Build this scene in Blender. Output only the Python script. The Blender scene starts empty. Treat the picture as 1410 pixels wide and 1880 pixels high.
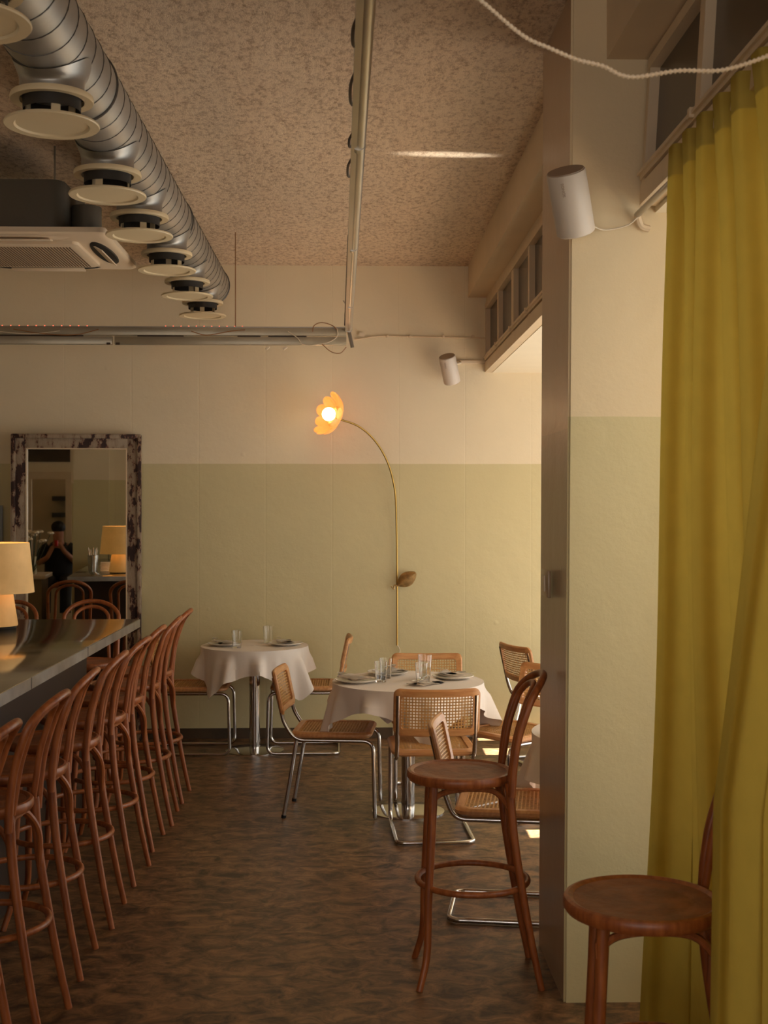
import bpy, bmesh, math, random
from mathutils import Vector, Matrix, noise
random.seed(7)
PI = math.pi
S = bpy.context.scene
COL = S.collection

# ------------------------------------------------------------------ camera
F = 2300.0; HC = 1.73; YAW = math.atan(58 / F)
cam = bpy.data.cameras.new('camera'); camo = bpy.data.objects.new('camera', cam); COL.objects.link(camo)
camo.location = (0, 0, HC); camo.rotation_euler = (PI / 2, 0, -YAW)
cam.sensor_fit = 'VERTICAL'; cam.sensor_height = 36; cam.sensor_width = 27
cam.lens = F * 36 / 1880; cam.shift_y = -12 / 1880; cam.clip_start = .05
cam.dof.use_dof = True; cam.dof.focus_distance = 6.8; cam.dof.aperture_fstop = 9.0
S.camera = camo
# ------------------------------------------------------------------ light
S.view_settings.view_transform = 'Standard'; S.view_settings.look = 'None'
S.view_settings.exposure = -0.14; S.view_settings.gamma = 1; S.view_settings.use_curve_mapping = False
S.cycles.sample_clamp_indirect = 6
S.cycles.max_bounces = 10; S.cycles.diffuse_bounces = 6
W = bpy.data.worlds.new('world'); S.world = W; W.use_nodes = True
W.node_tree.nodes['Background'].inputs[0].default_value = (0.75, 0.82, 0.9, 1)
W.node_tree.nodes['Background'].inputs[1].default_value = 1.2

def light(name, kind, loc, rot, energy, color, **kw):
    l = bpy.data.lights.new(name, kind); o = bpy.data.objects.new(name, l); COL.objects.link(o)
    o.location = loc; o.rotation_euler = rot; l.energy = energy; l.color = color
    for k, v in kw.items(): setattr(l, k, v)
    return o
# daylight through the far shopfront bay and the curtained window
light('daylight_bay', 'AREA', (2.5, 7.1, 1.2), (0, PI / 2 + .45, 0), 62, (1, .96, .84), shape='RECTANGLE', size=2.4, size_y=4.2)
light('daylight_curtain', 'AREA', (1.75, 2.7, 2.05), (0, PI / 2 - .1, 0), 26, (1, .92, .72), shape='RECTANGLE', size=1.2, size_y=3.6)
light('rear_fill', 'AREA', (-1.0, -2.3, 1.4), (PI / 2 + .85, 0, 0), 66, (1, .82, .64), shape='RECTANGLE', size=4.0, size_y=1.8)  # added warm fill behind the camera, tilted up to lift the ceiling
light('sun', 'SUN', (5, 6, 6), (0, math.radians(26), 0), 72.0, (1, .96, .86), angle=.005)

g_ = light('ceiling_streak_spot', 'SPOT', (1.25, 6.42, .80), (0, 0, 0), 520, (1, .95, .85), spot_size=.22, spot_blend=1.0, shadow_soft_size=.02)  # added spot lamp, stands in for sun reflected onto the ceiling as a streak
g_.rotation_euler = (Vector((.48, 6.37, 3.517)) - Vector((1.25, 6.42, .80))).to_track_quat('-Z', 'Y').to_euler(); g_.scale = (.2, 1, 1)
# ------------------------------------------------------------------ materials
def lin(r, g, b):
    f = lambda c: (c / 255 / 12.92) if c / 255 <= .04045 else ((c / 255 + .055) / 1.055) ** 2.4
    return (f(r), f(g), f(b), 1)
def mat(name, col, rough=.6, metal=0, noise_amt=0, nscale=20, bump=0, bscale=60, stretch=None, col2=None, **kw):
    m = bpy.data.materials.new(name); m.use_nodes = True
    nt = m.node_tree; b = nt.nodes['Principled BSDF']
    b.inputs['Base Color'].default_value = col; b.inputs['Roughness'].default_value = rough; b.inputs['Metallic'].default_value = metal
    for k, v in kw.items(): b.inputs[k].default_value = v
    tc = nt.nodes.new('ShaderNodeTexCoord'); mp = nt.nodes.new('ShaderNodeMapping')
    nt.links.new(tc.outputs['Object'], mp.inputs[0])
    if stretch: mp.inputs['Scale'].default_value = stretch
    if noise_amt or col2:
        n = nt.nodes.new('ShaderNodeTexNoise'); n.inputs['Scale'].default_value = nscale; n.inputs['Detail'].default_value = 5
        nt.links.new(mp.outputs[0], n.inputs['Vector'])
        r = nt.nodes.new('ShaderNodeValToRGB'); r.color_ramp.elements[0].position = .35; r.color_ramp.elements[1].position = .65
        c2 = col2 or tuple(c * (1 - noise_amt) for c in col[:3]) + (1,)
        r.color_ramp.elements[0].color = c2; r.color_ramp.elements[1].color = col
        nt.links.new(n.outputs['Fac'], r.inputs[0]); nt.links.new(r.outputs[0], b.inputs['Base Color'])
    if bump:
        n2 = nt.nodes.new('ShaderNodeTexNoise'); n2.inputs['Scale'].default_value = bscale; n2.inputs['Detail'].default_value = 4
        nt.links.new(mp.outputs[0], n2.inputs['Vector'])
        bp = nt.nodes.new('ShaderNodeBump'); bp.inputs['Strength'].default_value = bump; bp.inputs['Distance'].default_value = .01
        nt.links.new(n2.outputs['Fac'], bp.inputs['Height']); nt.links.new(bp.outputs[0], b.inputs['Normal'])
    return m

CREAM = lin(230, 215, 184); GREEN = lin(206, 193, 148)
def wall_mat(name, upper, lower, z0=2.04, seams=True, rough=.38):
    m = bpy.data.materials.new(name); m.use_nodes = True; nt = m.node_tree; N = nt.nodes; L = nt.links
    b = N['Principled BSDF']; b.inputs['Roughness'].default_value = rough
    g = N.new('ShaderNodeNewGeometry'); sp = N.new('ShaderNodeSeparateXYZ'); L.new(g.outputs['Position'], sp.inputs[0])
    n = N.new('ShaderNodeTexNoise'); n.inputs['Scale'].default_value = 3; n.inputs['Detail'].default_value = 6; L.new(g.outputs['Position'], n.inputs['Vector'])
    wob = N.new('ShaderNodeMath'); wob.operation = 'MULTIPLY_ADD'; wob.inputs[1].default_value = .008; L.new(n.outputs['Fac'], wob.inputs[0]); L.new(sp.outputs['Z'], wob.inputs[2])
    gt = N.new('ShaderNodeMath'); gt.operation = 'GREATER_THAN'; gt.inputs[1].default_value = z0 + .004; L.new(wob.outputs[0], gt.inputs[0])
    mx = N.new('ShaderNodeMix'); mx.data_type = 'RGBA'; mx.inputs[6].default_value = lower; mx.inputs[7].default_value = upper; L.new(gt.outputs[0], mx.inputs[0])
    mr = N.new('ShaderNodeMapRange'); mr.inputs[3].default_value = .93; mr.inputs[4].default_value = 1.04; L.new(n.outputs['Fac'], mr.inputs[0])
    mu = N.new('ShaderNodeVectorMath'); mu.operation = 'SCALE'; L.new(mx.outputs[2], mu.inputs[0]); L.new(mr.outputs[0], mu.inputs['Scale'])
    L.new(mu.outputs[0], b.inputs['Base Color'])
    # brush marks and lumps of old paint
    n2 = N.new('ShaderNodeTexNoise'); n2.inputs['Scale'].default_value = 7; n2.inputs['Detail'].default_value = 8; n2.inputs['Roughness'].default_value = .62; L.new(g.outputs['Position'], n2.inputs['Vector'])
    last = n2.outputs['Fac']
    vv = N.new('ShaderNodeTexVoronoi'); vv.inputs['Scale'].default_value = 3.1; L.new(g.outputs['Position'], vv.inputs['Vector'])
    lump = N.new('ShaderNodeMapRange'); lump.inputs[1].default_value = .02; lump.inputs[2].default_value = .06; lump.inputs[3].default_value = .35; lump.inputs[4].default_value = 0; L.new(vv.outputs['Distance'], lump.inputs[0])
    ad = N.new('ShaderNodeMath'); ad.operation = 'ADD'; L.new(last, ad.inputs[0]); L.new(lump.outputs[0], ad.inputs[1]); last = ad.outputs[0]
    if seams:   # panel joints every half metre
        md = N.new('ShaderNodeMath'); md.operation = 'PINGPONG'; md.inputs[1].default_value = .248
        of = N.new('ShaderNodeMath'); of.operation = 'ADD'; of.inputs[1].default_value = 10.07; L.new(sp.outputs['X'], of.inputs[0]); L.new(of.outputs[0], md.inputs[0])
        ss = N.new('ShaderNodeMapRange'); ss.inputs[1].default_value = 0; ss.inputs[2].default_value = .006; ss.inputs[3].default_value = -.16; ss.inputs[4].default_value = 0
        L.new(md.outputs[0], ss.inputs[0])
        a2 = N.new('ShaderNodeMath'); a2.operation = 'ADD'; L.new(last, a2.inputs[0]); L.new(ss.outputs[0], a2.inputs[1]); last = a2.outputs[0]
    bp = N.new('ShaderNodeBump'); bp.inputs['Strength'].default_value = .35; bp.inputs['Distance'].default_value = .012
    L.new(last, bp.inputs['Height']); L.new(bp.outputs[0], b.inputs['Normal'])
    return m
M = {}
M['wall'] = wall_mat('two_tone_wall_paint', CREAM, GREEN)
M['pillar'] = wall_mat('two_tone_pillar_paint', lin(224, 204, 166), lin(206, 192, 146), seams=False, rough=.5)
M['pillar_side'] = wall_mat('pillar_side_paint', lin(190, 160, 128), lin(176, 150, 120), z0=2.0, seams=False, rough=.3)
M['beam'] = mat('beam_paint', lin(222, 200, 168), .55, noise_amt=.06, nscale=3, bump=.15, bscale=9)
M['trim'] = mat('window_frame_paint', lin(220, 198, 166), .4, noise_amt=.08, nscale=6)
M['bay'] = mat('bay_white_paint', lin(240, 230, 205), .6, noise_amt=.03, nscale=4)
M['dark_glass'] = mat('dark_transom_glass', lin(70, 55, 42), .25, noise_amt=.2, nscale=2)
M['skirting'] = mat('skirting_paint', lin(80, 62, 42), .5, noise_amt=.3, nscale=8)
M['rear_room'] = mat('rear_room_paint', lin(150, 130, 98), .7, noise_amt=.1, nscale=3)

def ceiling_mat():
    m = bpy.data.materials.new('rough_spray_plaster'); m.use_nodes = True; N = m.node_tree.nodes; L = m.node_tree.links
    b = N['Principled BSDF']; b.inputs['Roughness'].default_value = .8
    tq = N.new('ShaderNodeTexCoord'); tc = N.new('ShaderNodeMapping'); tc.inputs['Scale'].default_value = (1, .55, 1); L.new(tq.outputs['Object'], tc.inputs[0])
    a = N.new('ShaderNodeTexNoise'); a.inputs['Scale'].default_value = 40; a.inputs['Detail'].default_value = 6; a.inputs['Roughness'].default_value = .82; L.new(tc.outputs[0], a.inputs['Vector'])
    r = N.new('ShaderNodeValToRGB'); e = r.color_ramp.elements; e[0].position = .36; e[0].color = lin(188, 154, 122); e[1].position = .53; e[1].color = lin(246, 222, 192)
    L.new(a.outputs['Fac'], r.inputs[0])
    g = N.new('ShaderNodeTexNoise'); g.inputs['Scale'].default_value = 1.3; g.inputs['Detail'].default_value = 3; L.new(tc.outputs[0], g.inputs['Vector'])
    mr = N.new('ShaderNodeMapRange'); mr.inputs[3].default_value = .82; mr.inputs[4].default_value = 1.1; L.new(g.outputs['Fac'], mr.inputs[0])
    mu = N.new('ShaderNodeVectorMath'); mu.operation = 'SCALE'; L.new(r.outputs[0], mu.inputs[0]); L.new(mr.outputs[0], mu.inputs['Scale'])
    L.new(mu.outputs[0], b.inputs['Base Color'])
    bp = N.new('ShaderNodeBump'); bp.inputs['Strength'].default_value = .9; bp.inputs['Distance'].default_value = .02
    L.new(a.outputs['Fac'], bp.inputs['Height']); L.new(bp.outputs[0], b.inputs['Normal'])
    return m
M['ceiling'] = ceiling_mat()
def floor_mat():
    m = bpy.data.materials.new('marbled_linoleum'); m.use_nodes = True; N = m.node_tree.nodes; L = m.node_tree.links
    b = N['Principled BSDF']
    tc = N.new('ShaderNodeTexCoord'); mp = N.new('ShaderNodeMapping'); mp.inputs['Scale'].default_value = (3.4, 4.8, 1); mp.inputs['Rotation'].default_value = (0, 0, .12); L.new(tc.outputs['Object'], mp.inputs[0])
    a = N.new('ShaderNodeTexNoise'); a.inputs['Scale'].default_value = 2.6; a.inputs['Detail'].default_value = 7; a.inputs['Roughness'].default_value = .72; a.inputs['Distortion'].default_value = .7; L.new(mp.outputs[0], a.inputs['Vector'])
    r = N.new('ShaderNodeValToRGB'); e = r.color_ramp.elements; e[0].position = .38; e[0].color = lin(56, 40, 28); e[1].position = .64; e[1].color = lin(148, 110, 74)
    x = e.new(.5); x.color = lin(106, 78, 52)
    L.new(a.outputs['Fac'], r.inputs[0]); L.new(r.outputs[0], b.inputs['Base Color'])
    rr = N.new('ShaderNodeMapRange'); rr.inputs[3].default_value = .5; rr.inputs[4].default_value = .3; L.new(a.outputs['Fac'], rr.inputs[0]); L.new(rr.outputs[0], b.inputs['Roughness'])
    bp = N.new('ShaderNodeBump'); bp.inputs['Strength'].default_value = .08; bp.inputs['Distance'].default_value = .01
    L.new(a.outputs['Fac'], bp.inputs['Height']); L.new(bp.outputs[0], b.inputs['Normal'])
    return m
M['floor'] = floor_mat()
M['stool'] = mat('stained_beech', lin(170, 98, 50), .36, col2=lin(136, 72, 34), nscale=9, stretch=(6, 6, 1), bump=.04, bscale=90)
M['seat_emboss'] = mat('stool_seat_ply', lin(160, 94, 52), .5, col2=lin(122, 66, 34), nscale=14, bump=.25, bscale=40)
M['beech'] = mat('honey_beech', lin(206, 152, 98), .38, col2=lin(188, 130, 80), nscale=8, stretch=(1, 8, 8))
M['cane'] = mat('woven_cane', lin(214, 165, 100), .5, noise_amt=.25, nscale=60)
M['chrome'] = mat('chrome', (.62, .6, .58, 1), .12, 1)
M['cutlery'] = mat('polished_cutlery', (.8, .78, .74, 1), .32, .8)
M['steel'] = mat('brushed_steel', (.5, .49, .46, 1), .3, 1, noise_amt=.15, nscale=8, bump=.03, bscale=30)
M['counter'] = mat('zinc_counter_sheet', (.36, .35, .31, 1), .1, 1, noise_amt=.2, nscale=5, bump=.05, bscale=4)
M['edge'] = mat('zinc_counter_edge', (.55, .54, .51, 1), .35, .85, noise_amt=.25, nscale=9)
M['bar_body'] = mat('dark_bar_front', lin(52, 36, 26), .5, noise_amt=.2, nscale=5)
M['duct'] = mat('galvanised_duct', (.46, .45, .42, 1), .45, .85, noise_amt=.22, nscale=4, bump=.05, bscale=6)
M['seam'] = mat('duct_seam', (.12, .11, .10, 1), .5, .6)
M['vent'] = mat('cream_vent_plastic', lin(226, 208, 170), .45, noise_amt=.04, nscale=4)
M['vent_dark'] = mat('vent_inside', lin(48, 42, 36), .6)
M['ac_box'] = mat('grey_air_unit_case', lin(96, 88, 76), .5, .2, noise_amt=.1, nscale=3)
M['ac'] = mat('air_unit_panel', lin(224, 204, 176), .4)
M['ac_slot'] = mat('air_unit_grille_gap', lin(105, 84, 64), .6)
M['cloth'] = mat('white_linen', lin(230, 220, 210), .85, bump=.35, bscale=7)
M['napkin'] = mat('napkin_linen', lin(246, 238, 228), .8)
M['china'] = mat('white_china', lin(232, 226, 216), .15)
M['glass'] = mat('drinking_glass', (1, 1, 1, 1), .03, **{'Transmission Weight': 1.0, 'IOR': 1.45})
def pane_mat():
    m = bpy.data.materials.new('window_pane'); m.use_nodes = True; N = m.node_tree.nodes; L = m.node_tree.links
    N.remove(N['Principled BSDF']); t = N.new('ShaderNodeBsdfTransparent'); g = N.new('ShaderNodeBsdfGlossy'); g.inputs['Roughness'].default_value = .02
    mx = N.new('ShaderNodeMixShader'); mx.inputs[0].default_value = .07; L.new(t.outputs[0], mx.inputs[1]); L.new(g.outputs[0], mx.inputs[2]); L.new(mx.outputs[0], N['Material Output'].inputs[0])
    return m
M['pane'] = pane_mat()
M['brass'] = mat('brass', lin(172, 138, 72), .35, 1)
M['bronze'] = mat('brass_leaf', lin(214, 176, 116), .42, .35, noise_amt=.4, nscale=30)
M['petal'] = mat('amber_petal_glass', lin(250, 188, 116), .45, **{'Subsurface Weight': .3, 'Transmission Weight': .25, 'Emission Color': lin(255, 165, 75), 'Emission Strength': .34})
M['bulb'] = mat('lit_globe', (1, 1, 1, 1), .3, **{'Emission Color': lin(255, 220, 160), 'Emission Strength': 7.0})
M['speaker'] = mat('white_speaker', lin(212, 200, 186), .45, noise_amt=.02, nscale=10)
M['speaker_top'] = mat('speaker_end', lin(170, 150, 130), .5)
M['plastic'] = mat('white_plastic', lin(222, 206, 180), .45)
M['cable'] = mat('dark_cable', lin(58, 38, 26), .5)
M['cable_brown'] = mat('brown_wire', lin(150, 104, 62), .5)
M['cable_white'] = mat('white_wire', lin(220, 205, 180), .5)
M['cord'] = mat('pale_rope', lin(238, 218, 188), .7)
M['track'] = mat('painted_track', lin(176, 166, 146), .35, .55, noise_amt=.1, nscale=4)
M['pole'] = mat('ceiling_pole_metal', (.50, .46, .40, 1), .3, .85, noise_amt=.12, nscale=3)
M['red_led'] = mat('red_led', lin(255, 60, 40), .4, **{'Emission Color': (1, .12, .06, 1), 'Emission Strength': 3.0})
M['shade'] = mat('parchment_shade', lin(226, 192, 138), .7, noise_amt=.22, nscale=6, **{'Emission Color': lin(255, 178, 84), 'Emission Strength': .16})
M['mirror'] = mat('mirror_glass', (.78, .77, .72, 1), .015, 1)
M['grey_panel'] = mat('grey_panel', lin(150, 155, 158), .5)
M['black'] = mat('matt_black', lin(22, 18, 16), .6)
M['skin'] = mat('skin', lin(176, 118, 86), .5, **{'Subsurface Weight': .1})
M['hair'] = mat('dark_hair', lin(28, 20, 16), .6, bump=.5, bscale=80)
M['shirt'] = mat('black_shirt', lin(24, 22, 22), .8)
M['flower'] = mat('cream_petal', lin(240, 222, 190), .6, noise_amt=.1, nscale=30)
M['leaf'] = mat('green_leaf', lin(60, 70, 36), .5)
M['red_glow'] = mat('red_drink', lin(200, 40, 20), .2)

def peeling():
    m = bpy.data.materials.new('peeling_white_paint'); m.use_nodes = True; N = m.node_tree.nodes; L = m.node_tree.links
    b = N['Principled BSDF']; b.inputs['Roughness'].default_value = .6
    tc = N.new('ShaderNodeTexCoord'); mp = N.new('ShaderNodeMapping'); mp.inputs['Scale'].default_value = (6, 6, 2.6); L.new(tc.outputs['Object'], mp.inputs[0])
    a = N.new('ShaderNodeTexNoise'); a.inputs['Scale'].default_value = 2.6; a.inputs['Detail'].default_value = 9; a.inputs['Roughness'].default_value = .68; L.new(mp.outputs[0], a.inputs['Vector'])
    r = N.new('ShaderNodeValToRGB'); e = r.color_ramp.elements; e[0].position = .0; e[0].color = lin(52, 24, 18); e[1].position = .60; e[1].color = lin(164, 146, 124)
    for p, c in ((.465, lin(50, 26, 20)), (.475, lin(120, 70, 50)), (.50, lin(146, 126, 104))): x = e.new(p); x.color = c
    L.new(a.outputs['Fac'], r.inputs[0]); L.new(r.outputs[0], b.inputs['Base Color'])
    bp = N.new('ShaderNodeBump'); bp.inputs['Strength'].default_value = .5; bp.inputs['Distance'].default_value = .01; L.new(a.outputs['Fac'], bp.inputs['Height']); L.new(bp.outputs[0], b.inputs['Normal'])
    return m
M['peel'] = peeling()
def curtain_mat(name, col, trans):
    m = bpy.data.materials.new(name); m.use_nodes = True; N = m.node_tree.nodes; L = m.node_tree.links
    N.remove(N['Principled BSDF']); out = N['Material Output']
    d = N.new('ShaderNodeBsdfDiffuse'); t = N.new('ShaderNodeBsdfTranslucent'); mx = N.new('ShaderNodeMixShader')
    tc = N.new('ShaderNodeTexCoord'); n = N.new('ShaderNodeTexNoise'); n.inputs['Scale'].default_value = 14; n.inputs['Detail'].default_value = 5; L.new(tc.outputs['Object'], n.inputs['Vector'])
    mr = N.new('ShaderNodeMapRange'); mr.inputs[3].default_value = .88; mr.inputs[4].default_value = 1.06; L.new(n.outputs['Fac'], mr.inputs[0])
    for s in (d, t):
        mu = N.new('ShaderNodeVectorMath'); mu.operation = 'SCALE'; mu.inputs[0].default_value = col[:3]; L.new(mr.outputs[0], mu.inputs['Scale']); L.new(mu.outputs[0], s.inputs['Color'])
    mx.inputs[0].default_value = trans
    L.new(d.outputs[0], mx.inputs[1]); L.new(t.outputs[0], mx.inputs[2]); L.new(mx.outputs[0], out.inputs['Surface'])
    return m
M['curtain'] = curtain_mat('yellow_green_curtain_cloth', lin(182, 156, 68), .3)
M['curtain_hem'] = curtain_mat('double_curtain_cloth', lin(170, 148, 72), .12)

# ------------------------------------------------------------------ mesh helpers
def bx(bm, c, s, rot=None, bev=0):
    r = bmesh.ops.create_cube(bm, size=1)
    vs = r['verts']
    bmesh.ops.scale(bm, vec=s, verts=vs)
    if bev:
        es = list({e for v in vs for e in v.link_edges})
        q = bmesh.ops.bevel(bm, geom=es, offset=bev, segments=2, affect='EDGES', profile=.5)
        vs = list({v for f in q['faces'] for v in f.verts} | {v for v in vs if v.is_valid})
        seen = set(); st = [vs[0]]
        while st:
            v = st.pop()
            if v in seen: continue
            seen.add(v); st += [e.other_vert(v) for e in v.link_edges]
        vs = list(seen)
    if rot is not None: bmesh.ops.transform(bm, matrix=rot.to_4x4(), verts=vs)
    bmesh.ops.translate(bm, vec=c, verts=vs)
    return vs
def box2(bm, a, b, bev=0):
    return bx(bm, [(p + q) / 2 for p, q in zip(a, b)], [abs(q - p) for p, q in zip(a, b)], bev=bev)
def fillet(pts, rad, n=5):
    pts = [Vector(p) for p in pts]; out = [pts[0]]
    for i in range(1, len(pts) - 1):
        a, b, c = pts[i - 1], pts[i], pts[i + 1]
        r = rad[i] if isinstance(rad, (list, tuple)) else rad
        d1 = (a - b); d2 = (c - b); l = min(r, d1.length * .49, d2.length * .49)
        p = b + d1.normalized() * l; q = b + d2.normalized() * l
        for k in range(n + 1):
            t = k / n; out.append((1 - t) ** 2 * p + 2 * t * (1 - t) * b + t * t * q)
    out.append(pts[-1]); return out
def spline(pts, n=8):
    pts = [Vector(p) for p in pts]; P = [2 * pts[0] - pts[1]] + pts + [2 * pts[-1] - pts[-2]]; out = []
    for i in range(1, len(P) - 2):
        for k in range(n):
            t = k / n; a, b, c, d = P[i - 1:i + 3]
            out.append(.5 * (2 * b + (c - a) * t + (2 * a - 5 * b + 4 * c - d) * t * t + (3 * b - a - 3 * c + d) * t ** 3))
    out.append(pts[-1]); return out
def tube(bm, pts, r, seg=10, closed=False):
    pts = [Vector(p) for p in pts]; n = len(pts); R = r if callable(r) else (lambda t: r)
    rings = []; prev = None
    for i in range(n):
        if closed: t = (pts[(i + 1) % n] - pts[i - 1]).normalized()
        else: t = (pts[min(i + 1, n - 1)] - pts[max(i - 1, 0)]).normalized()
        if prev is None:
            up = Vector((0, 0, 1)) if abs(t.z) < .9 else Vector((1, 0, 0)); u = t.cross(up).normalized()
        else:
            u = prev - t * prev.dot(t); u.normalize()
        prev = u; v = t.cross(u); rr = R(i / max(1, n - 1))
        rings.append([bm.verts.new(pts[i] + (u * math.cos(2 * PI * k / seg) + v * math.sin(2 * PI * k / seg)) * rr) for k in range(seg)])
    for i in range(n - (0 if closed else 1)):
        a = rings[i]; b = rings[(i + 1) % n]
        for k in range(seg): bm.faces.new((a[k], a[(k + 1) % seg], b[(k + 1) % seg], b[k]))
    if not closed: bm.faces.new(rings[0][::-1]); bm.faces.new(rings[-1])
def lathe(bm, prof, c=(0, 0, 0), seg=40, rot=None, cap=True):
    rings = []; allv = []
    for r, z in prof:
        ring = [bm.verts.new((r * math.cos(2 * PI * k / seg), r * math.sin(2 * PI * k / seg), z)) for k in range(seg)]
        rings.append(ring); allv += ring
    for a, b in zip(rings, rings[1:]):
        for k in range(seg): bm.faces.new((a[k], a[(k + 1) % seg], b[(k + 1) % seg], b[k]))
    if cap: bm.faces.new(rings[0][::-1]); bm.faces.new(rings[-1])
    if rot is not None: bmesh.ops.transform(bm, matrix=rot.to_4x4(), verts=allv)
    bmesh.ops.translate(bm, vec=c, verts=allv)
    return allv
def grid(bm, nu, nv, fn, closed_u=False):
    V = [[bm.verts.new(fn(i / nu, j / nv)) for j in range(nv + 1)] for i in range(nu if closed_u else nu + 1)]
    for i in range(nu):
        for j in range(nv):
            a = V[i]; b = V[(i + 1) % len(V)]
            bm.faces.new((a[j], b[j], b[j + 1], a[j + 1]))
    return V
def obj(name, bm, m, parent=None, smooth=True, label=None, origin=None, mods=None):
    bmesh.ops.recalc_face_normals(bm, faces=bm.faces[:])
    if origin is not None: bmesh.ops.translate(bm, vec=-Vector(origin), verts=bm.verts[:])
    me = bpy.data.meshes.new(name); bm.to_mesh(me); bm.free()
    for p in me.polygons: p.use_smooth = smooth
    if smooth: me.set_sharp_from_angle(angle=math.radians(38))
    for x in (m if isinstance(m, list) else [m]): me.materials.append(x)
    o = bpy.data.objects.new(name, me); COL.objects.link(o)
    if origin is not None: o.location = origin
    if parent: o.parent = parent
    if label: o['label'] = label
    return o
def tag(o, label, cat, group=None, kind=None):
    o['label'] = label; o['category'] = cat
    if group: o['group'] = group
    if kind: o['kind'] = kind
    return o
def thing(name, label, cat, loc=(0, 0, 0), rz=0, group=None):
    o = bpy.data.objects.new(name, None); COL.objects.link(o); o.empty_display_size = .1
    o.location = loc; o.rotation_euler = (0, 0, rz); return tag(o, label, cat, group)
def struct(name, bm, m, smooth=False, label=None, parent=None):
    o = obj(name, bm, m, parent, smooth)
    if not parent: o['kind'] = 'structure'
    if label: o['label'] = label
    return o
KIDS = {}
def dup(root, loc, rz, label=None, group=None):
    r = root.copy(); COL.objects.link(r); r.location = loc; r.rotation_euler = (0, 0, rz)
    if label: r['label'] = label
    if group: r['group'] = group
    for ch in list(root.children):
        c = ch.copy(); COL.objects.link(c); c.parent = r
        for g in list(ch.children):
            d = g.copy(); COL.objects.link(d); d.parent = c
    return r
def NB(): return bmesh.new()

# ------------------------------------------------------------------ the room
XL, YB, YW, ZC = -4.6, -2.6, 9.34, 3.517
bm = NB(); box2(bm, (XL - .1, YB - .1, -.12), (3.4, YW + .15, 0)); struct('floor', bm, M['floor'])
bm = NB(); box2(bm, (XL - .1, YB - .1, ZC), (1.4, YW + .15, ZC + .12)); struct('ceiling', bm, M['ceiling'])
bm = NB(); box2(bm, (XL - .1, YW, 0), (2.6, YW + .15, ZC)); struct('wall_back', bm, M['wall'])
bm = NB(); box2(bm, (XL - .12, YB, 0), (XL, YW, ZC)); struct('wall_left', bm, M['wall'])
# rear wall with a wide shopfront opening behind the camera
bm = NB()
box2(bm, (XL, YB - .12, 0), (-3.2, YB, ZC)); box2(bm, (1.1, YB - .12, 0), (1.4, YB, ZC)); box2(bm, (-3.2, YB - .12, 3.0), (1.1, YB, ZC)); box2(bm, (-3.2, YB - .12, 0), (1.1, YB, 1.15))
struct('wall_rear', bm, M['rear_room'])
# deep beam along the window side
bm = NB(); box2(bm, (.865, 4.92, 3.283), (1.3, YW, ZC)); box2(bm, (.885, YB, 3.283), (1.3, 4.34, ZC)); struct('trim_1', bm, M['beam'], label='deep plastered beam under the ceiling along the window side')
# pillar: front face, window side; the flank towards the room is its own paint
def hexa(bm, b, t, z0, z1):
    vb = [bm.verts.new((x, y, z0)) for x, y in b]; vt = [bm.verts.new((x, y, z1)) for x, y in t]
    fs = [bm.faces.new(vb[::-1]), bm.faces.new(vt)]
    for i in range(4): fs.append(bm.faces.new((vb[i], vb[(i + 1) % 4], vt[(i + 1) % 4], vt[i])))
    return fs
bm = NB()
b = [(.735, 4.34), (1.32, 4.34), (1.32, 4.92), (.735, 4.92)]; t = [(.762, 4.34), (1.32, 4.34), (1.32, 4.92), (.752, 4.92)]
fs = hexa(bm, b, t, 0, ZC)
bmesh.ops.recalc_face_normals(bm, faces=bm.faces[:])
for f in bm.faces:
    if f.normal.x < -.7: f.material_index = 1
me_edges = [e for e in bm.edges if all(v.co.x < .8 and v.co.y < 4.5 for v in e.verts)]
bmesh.ops.bevel(bm, geom=me_edges, offset=.008, segments=2, affect='EDGES')
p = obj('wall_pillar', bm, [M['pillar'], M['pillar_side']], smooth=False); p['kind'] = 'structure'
# switch plate on the pillar flank
t = thing('switch_plate', 'square greyish switch plate on the shaded flank of the pillar', 'switch', (.722, 4.66, 1.44))
bm = NB(); bx(bm, (0, 0, 0), (.012, .16, .10), bev=.003); obj('plate', bm, M['pillar_side'], t)
bm = NB(); bx(bm, (-.008, .0, 0), (.008, .05, .06), bev=.002); obj('rocker', bm, M['plastic'], t)
# bay ceiling, bay end wall and shopfront beyond the opening
bm = NB(); box2(bm, (1.045, 4.92, 2.722), (2.2, YW, 2.85)); box2(bm, (1.3, 4.7, 0), (2.6, 4.92, 2.72)); struct('wall_bay', bm, M['bay'])
bm = NB(); box2(bm, (1.3, 4.7, 2.85), (1.42, YW, ZC)); box2(bm, (1.3, YB, 2.75), (1.42, 4.34, ZC)); struct('wall_upper_right', bm, M['beam'])
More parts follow.
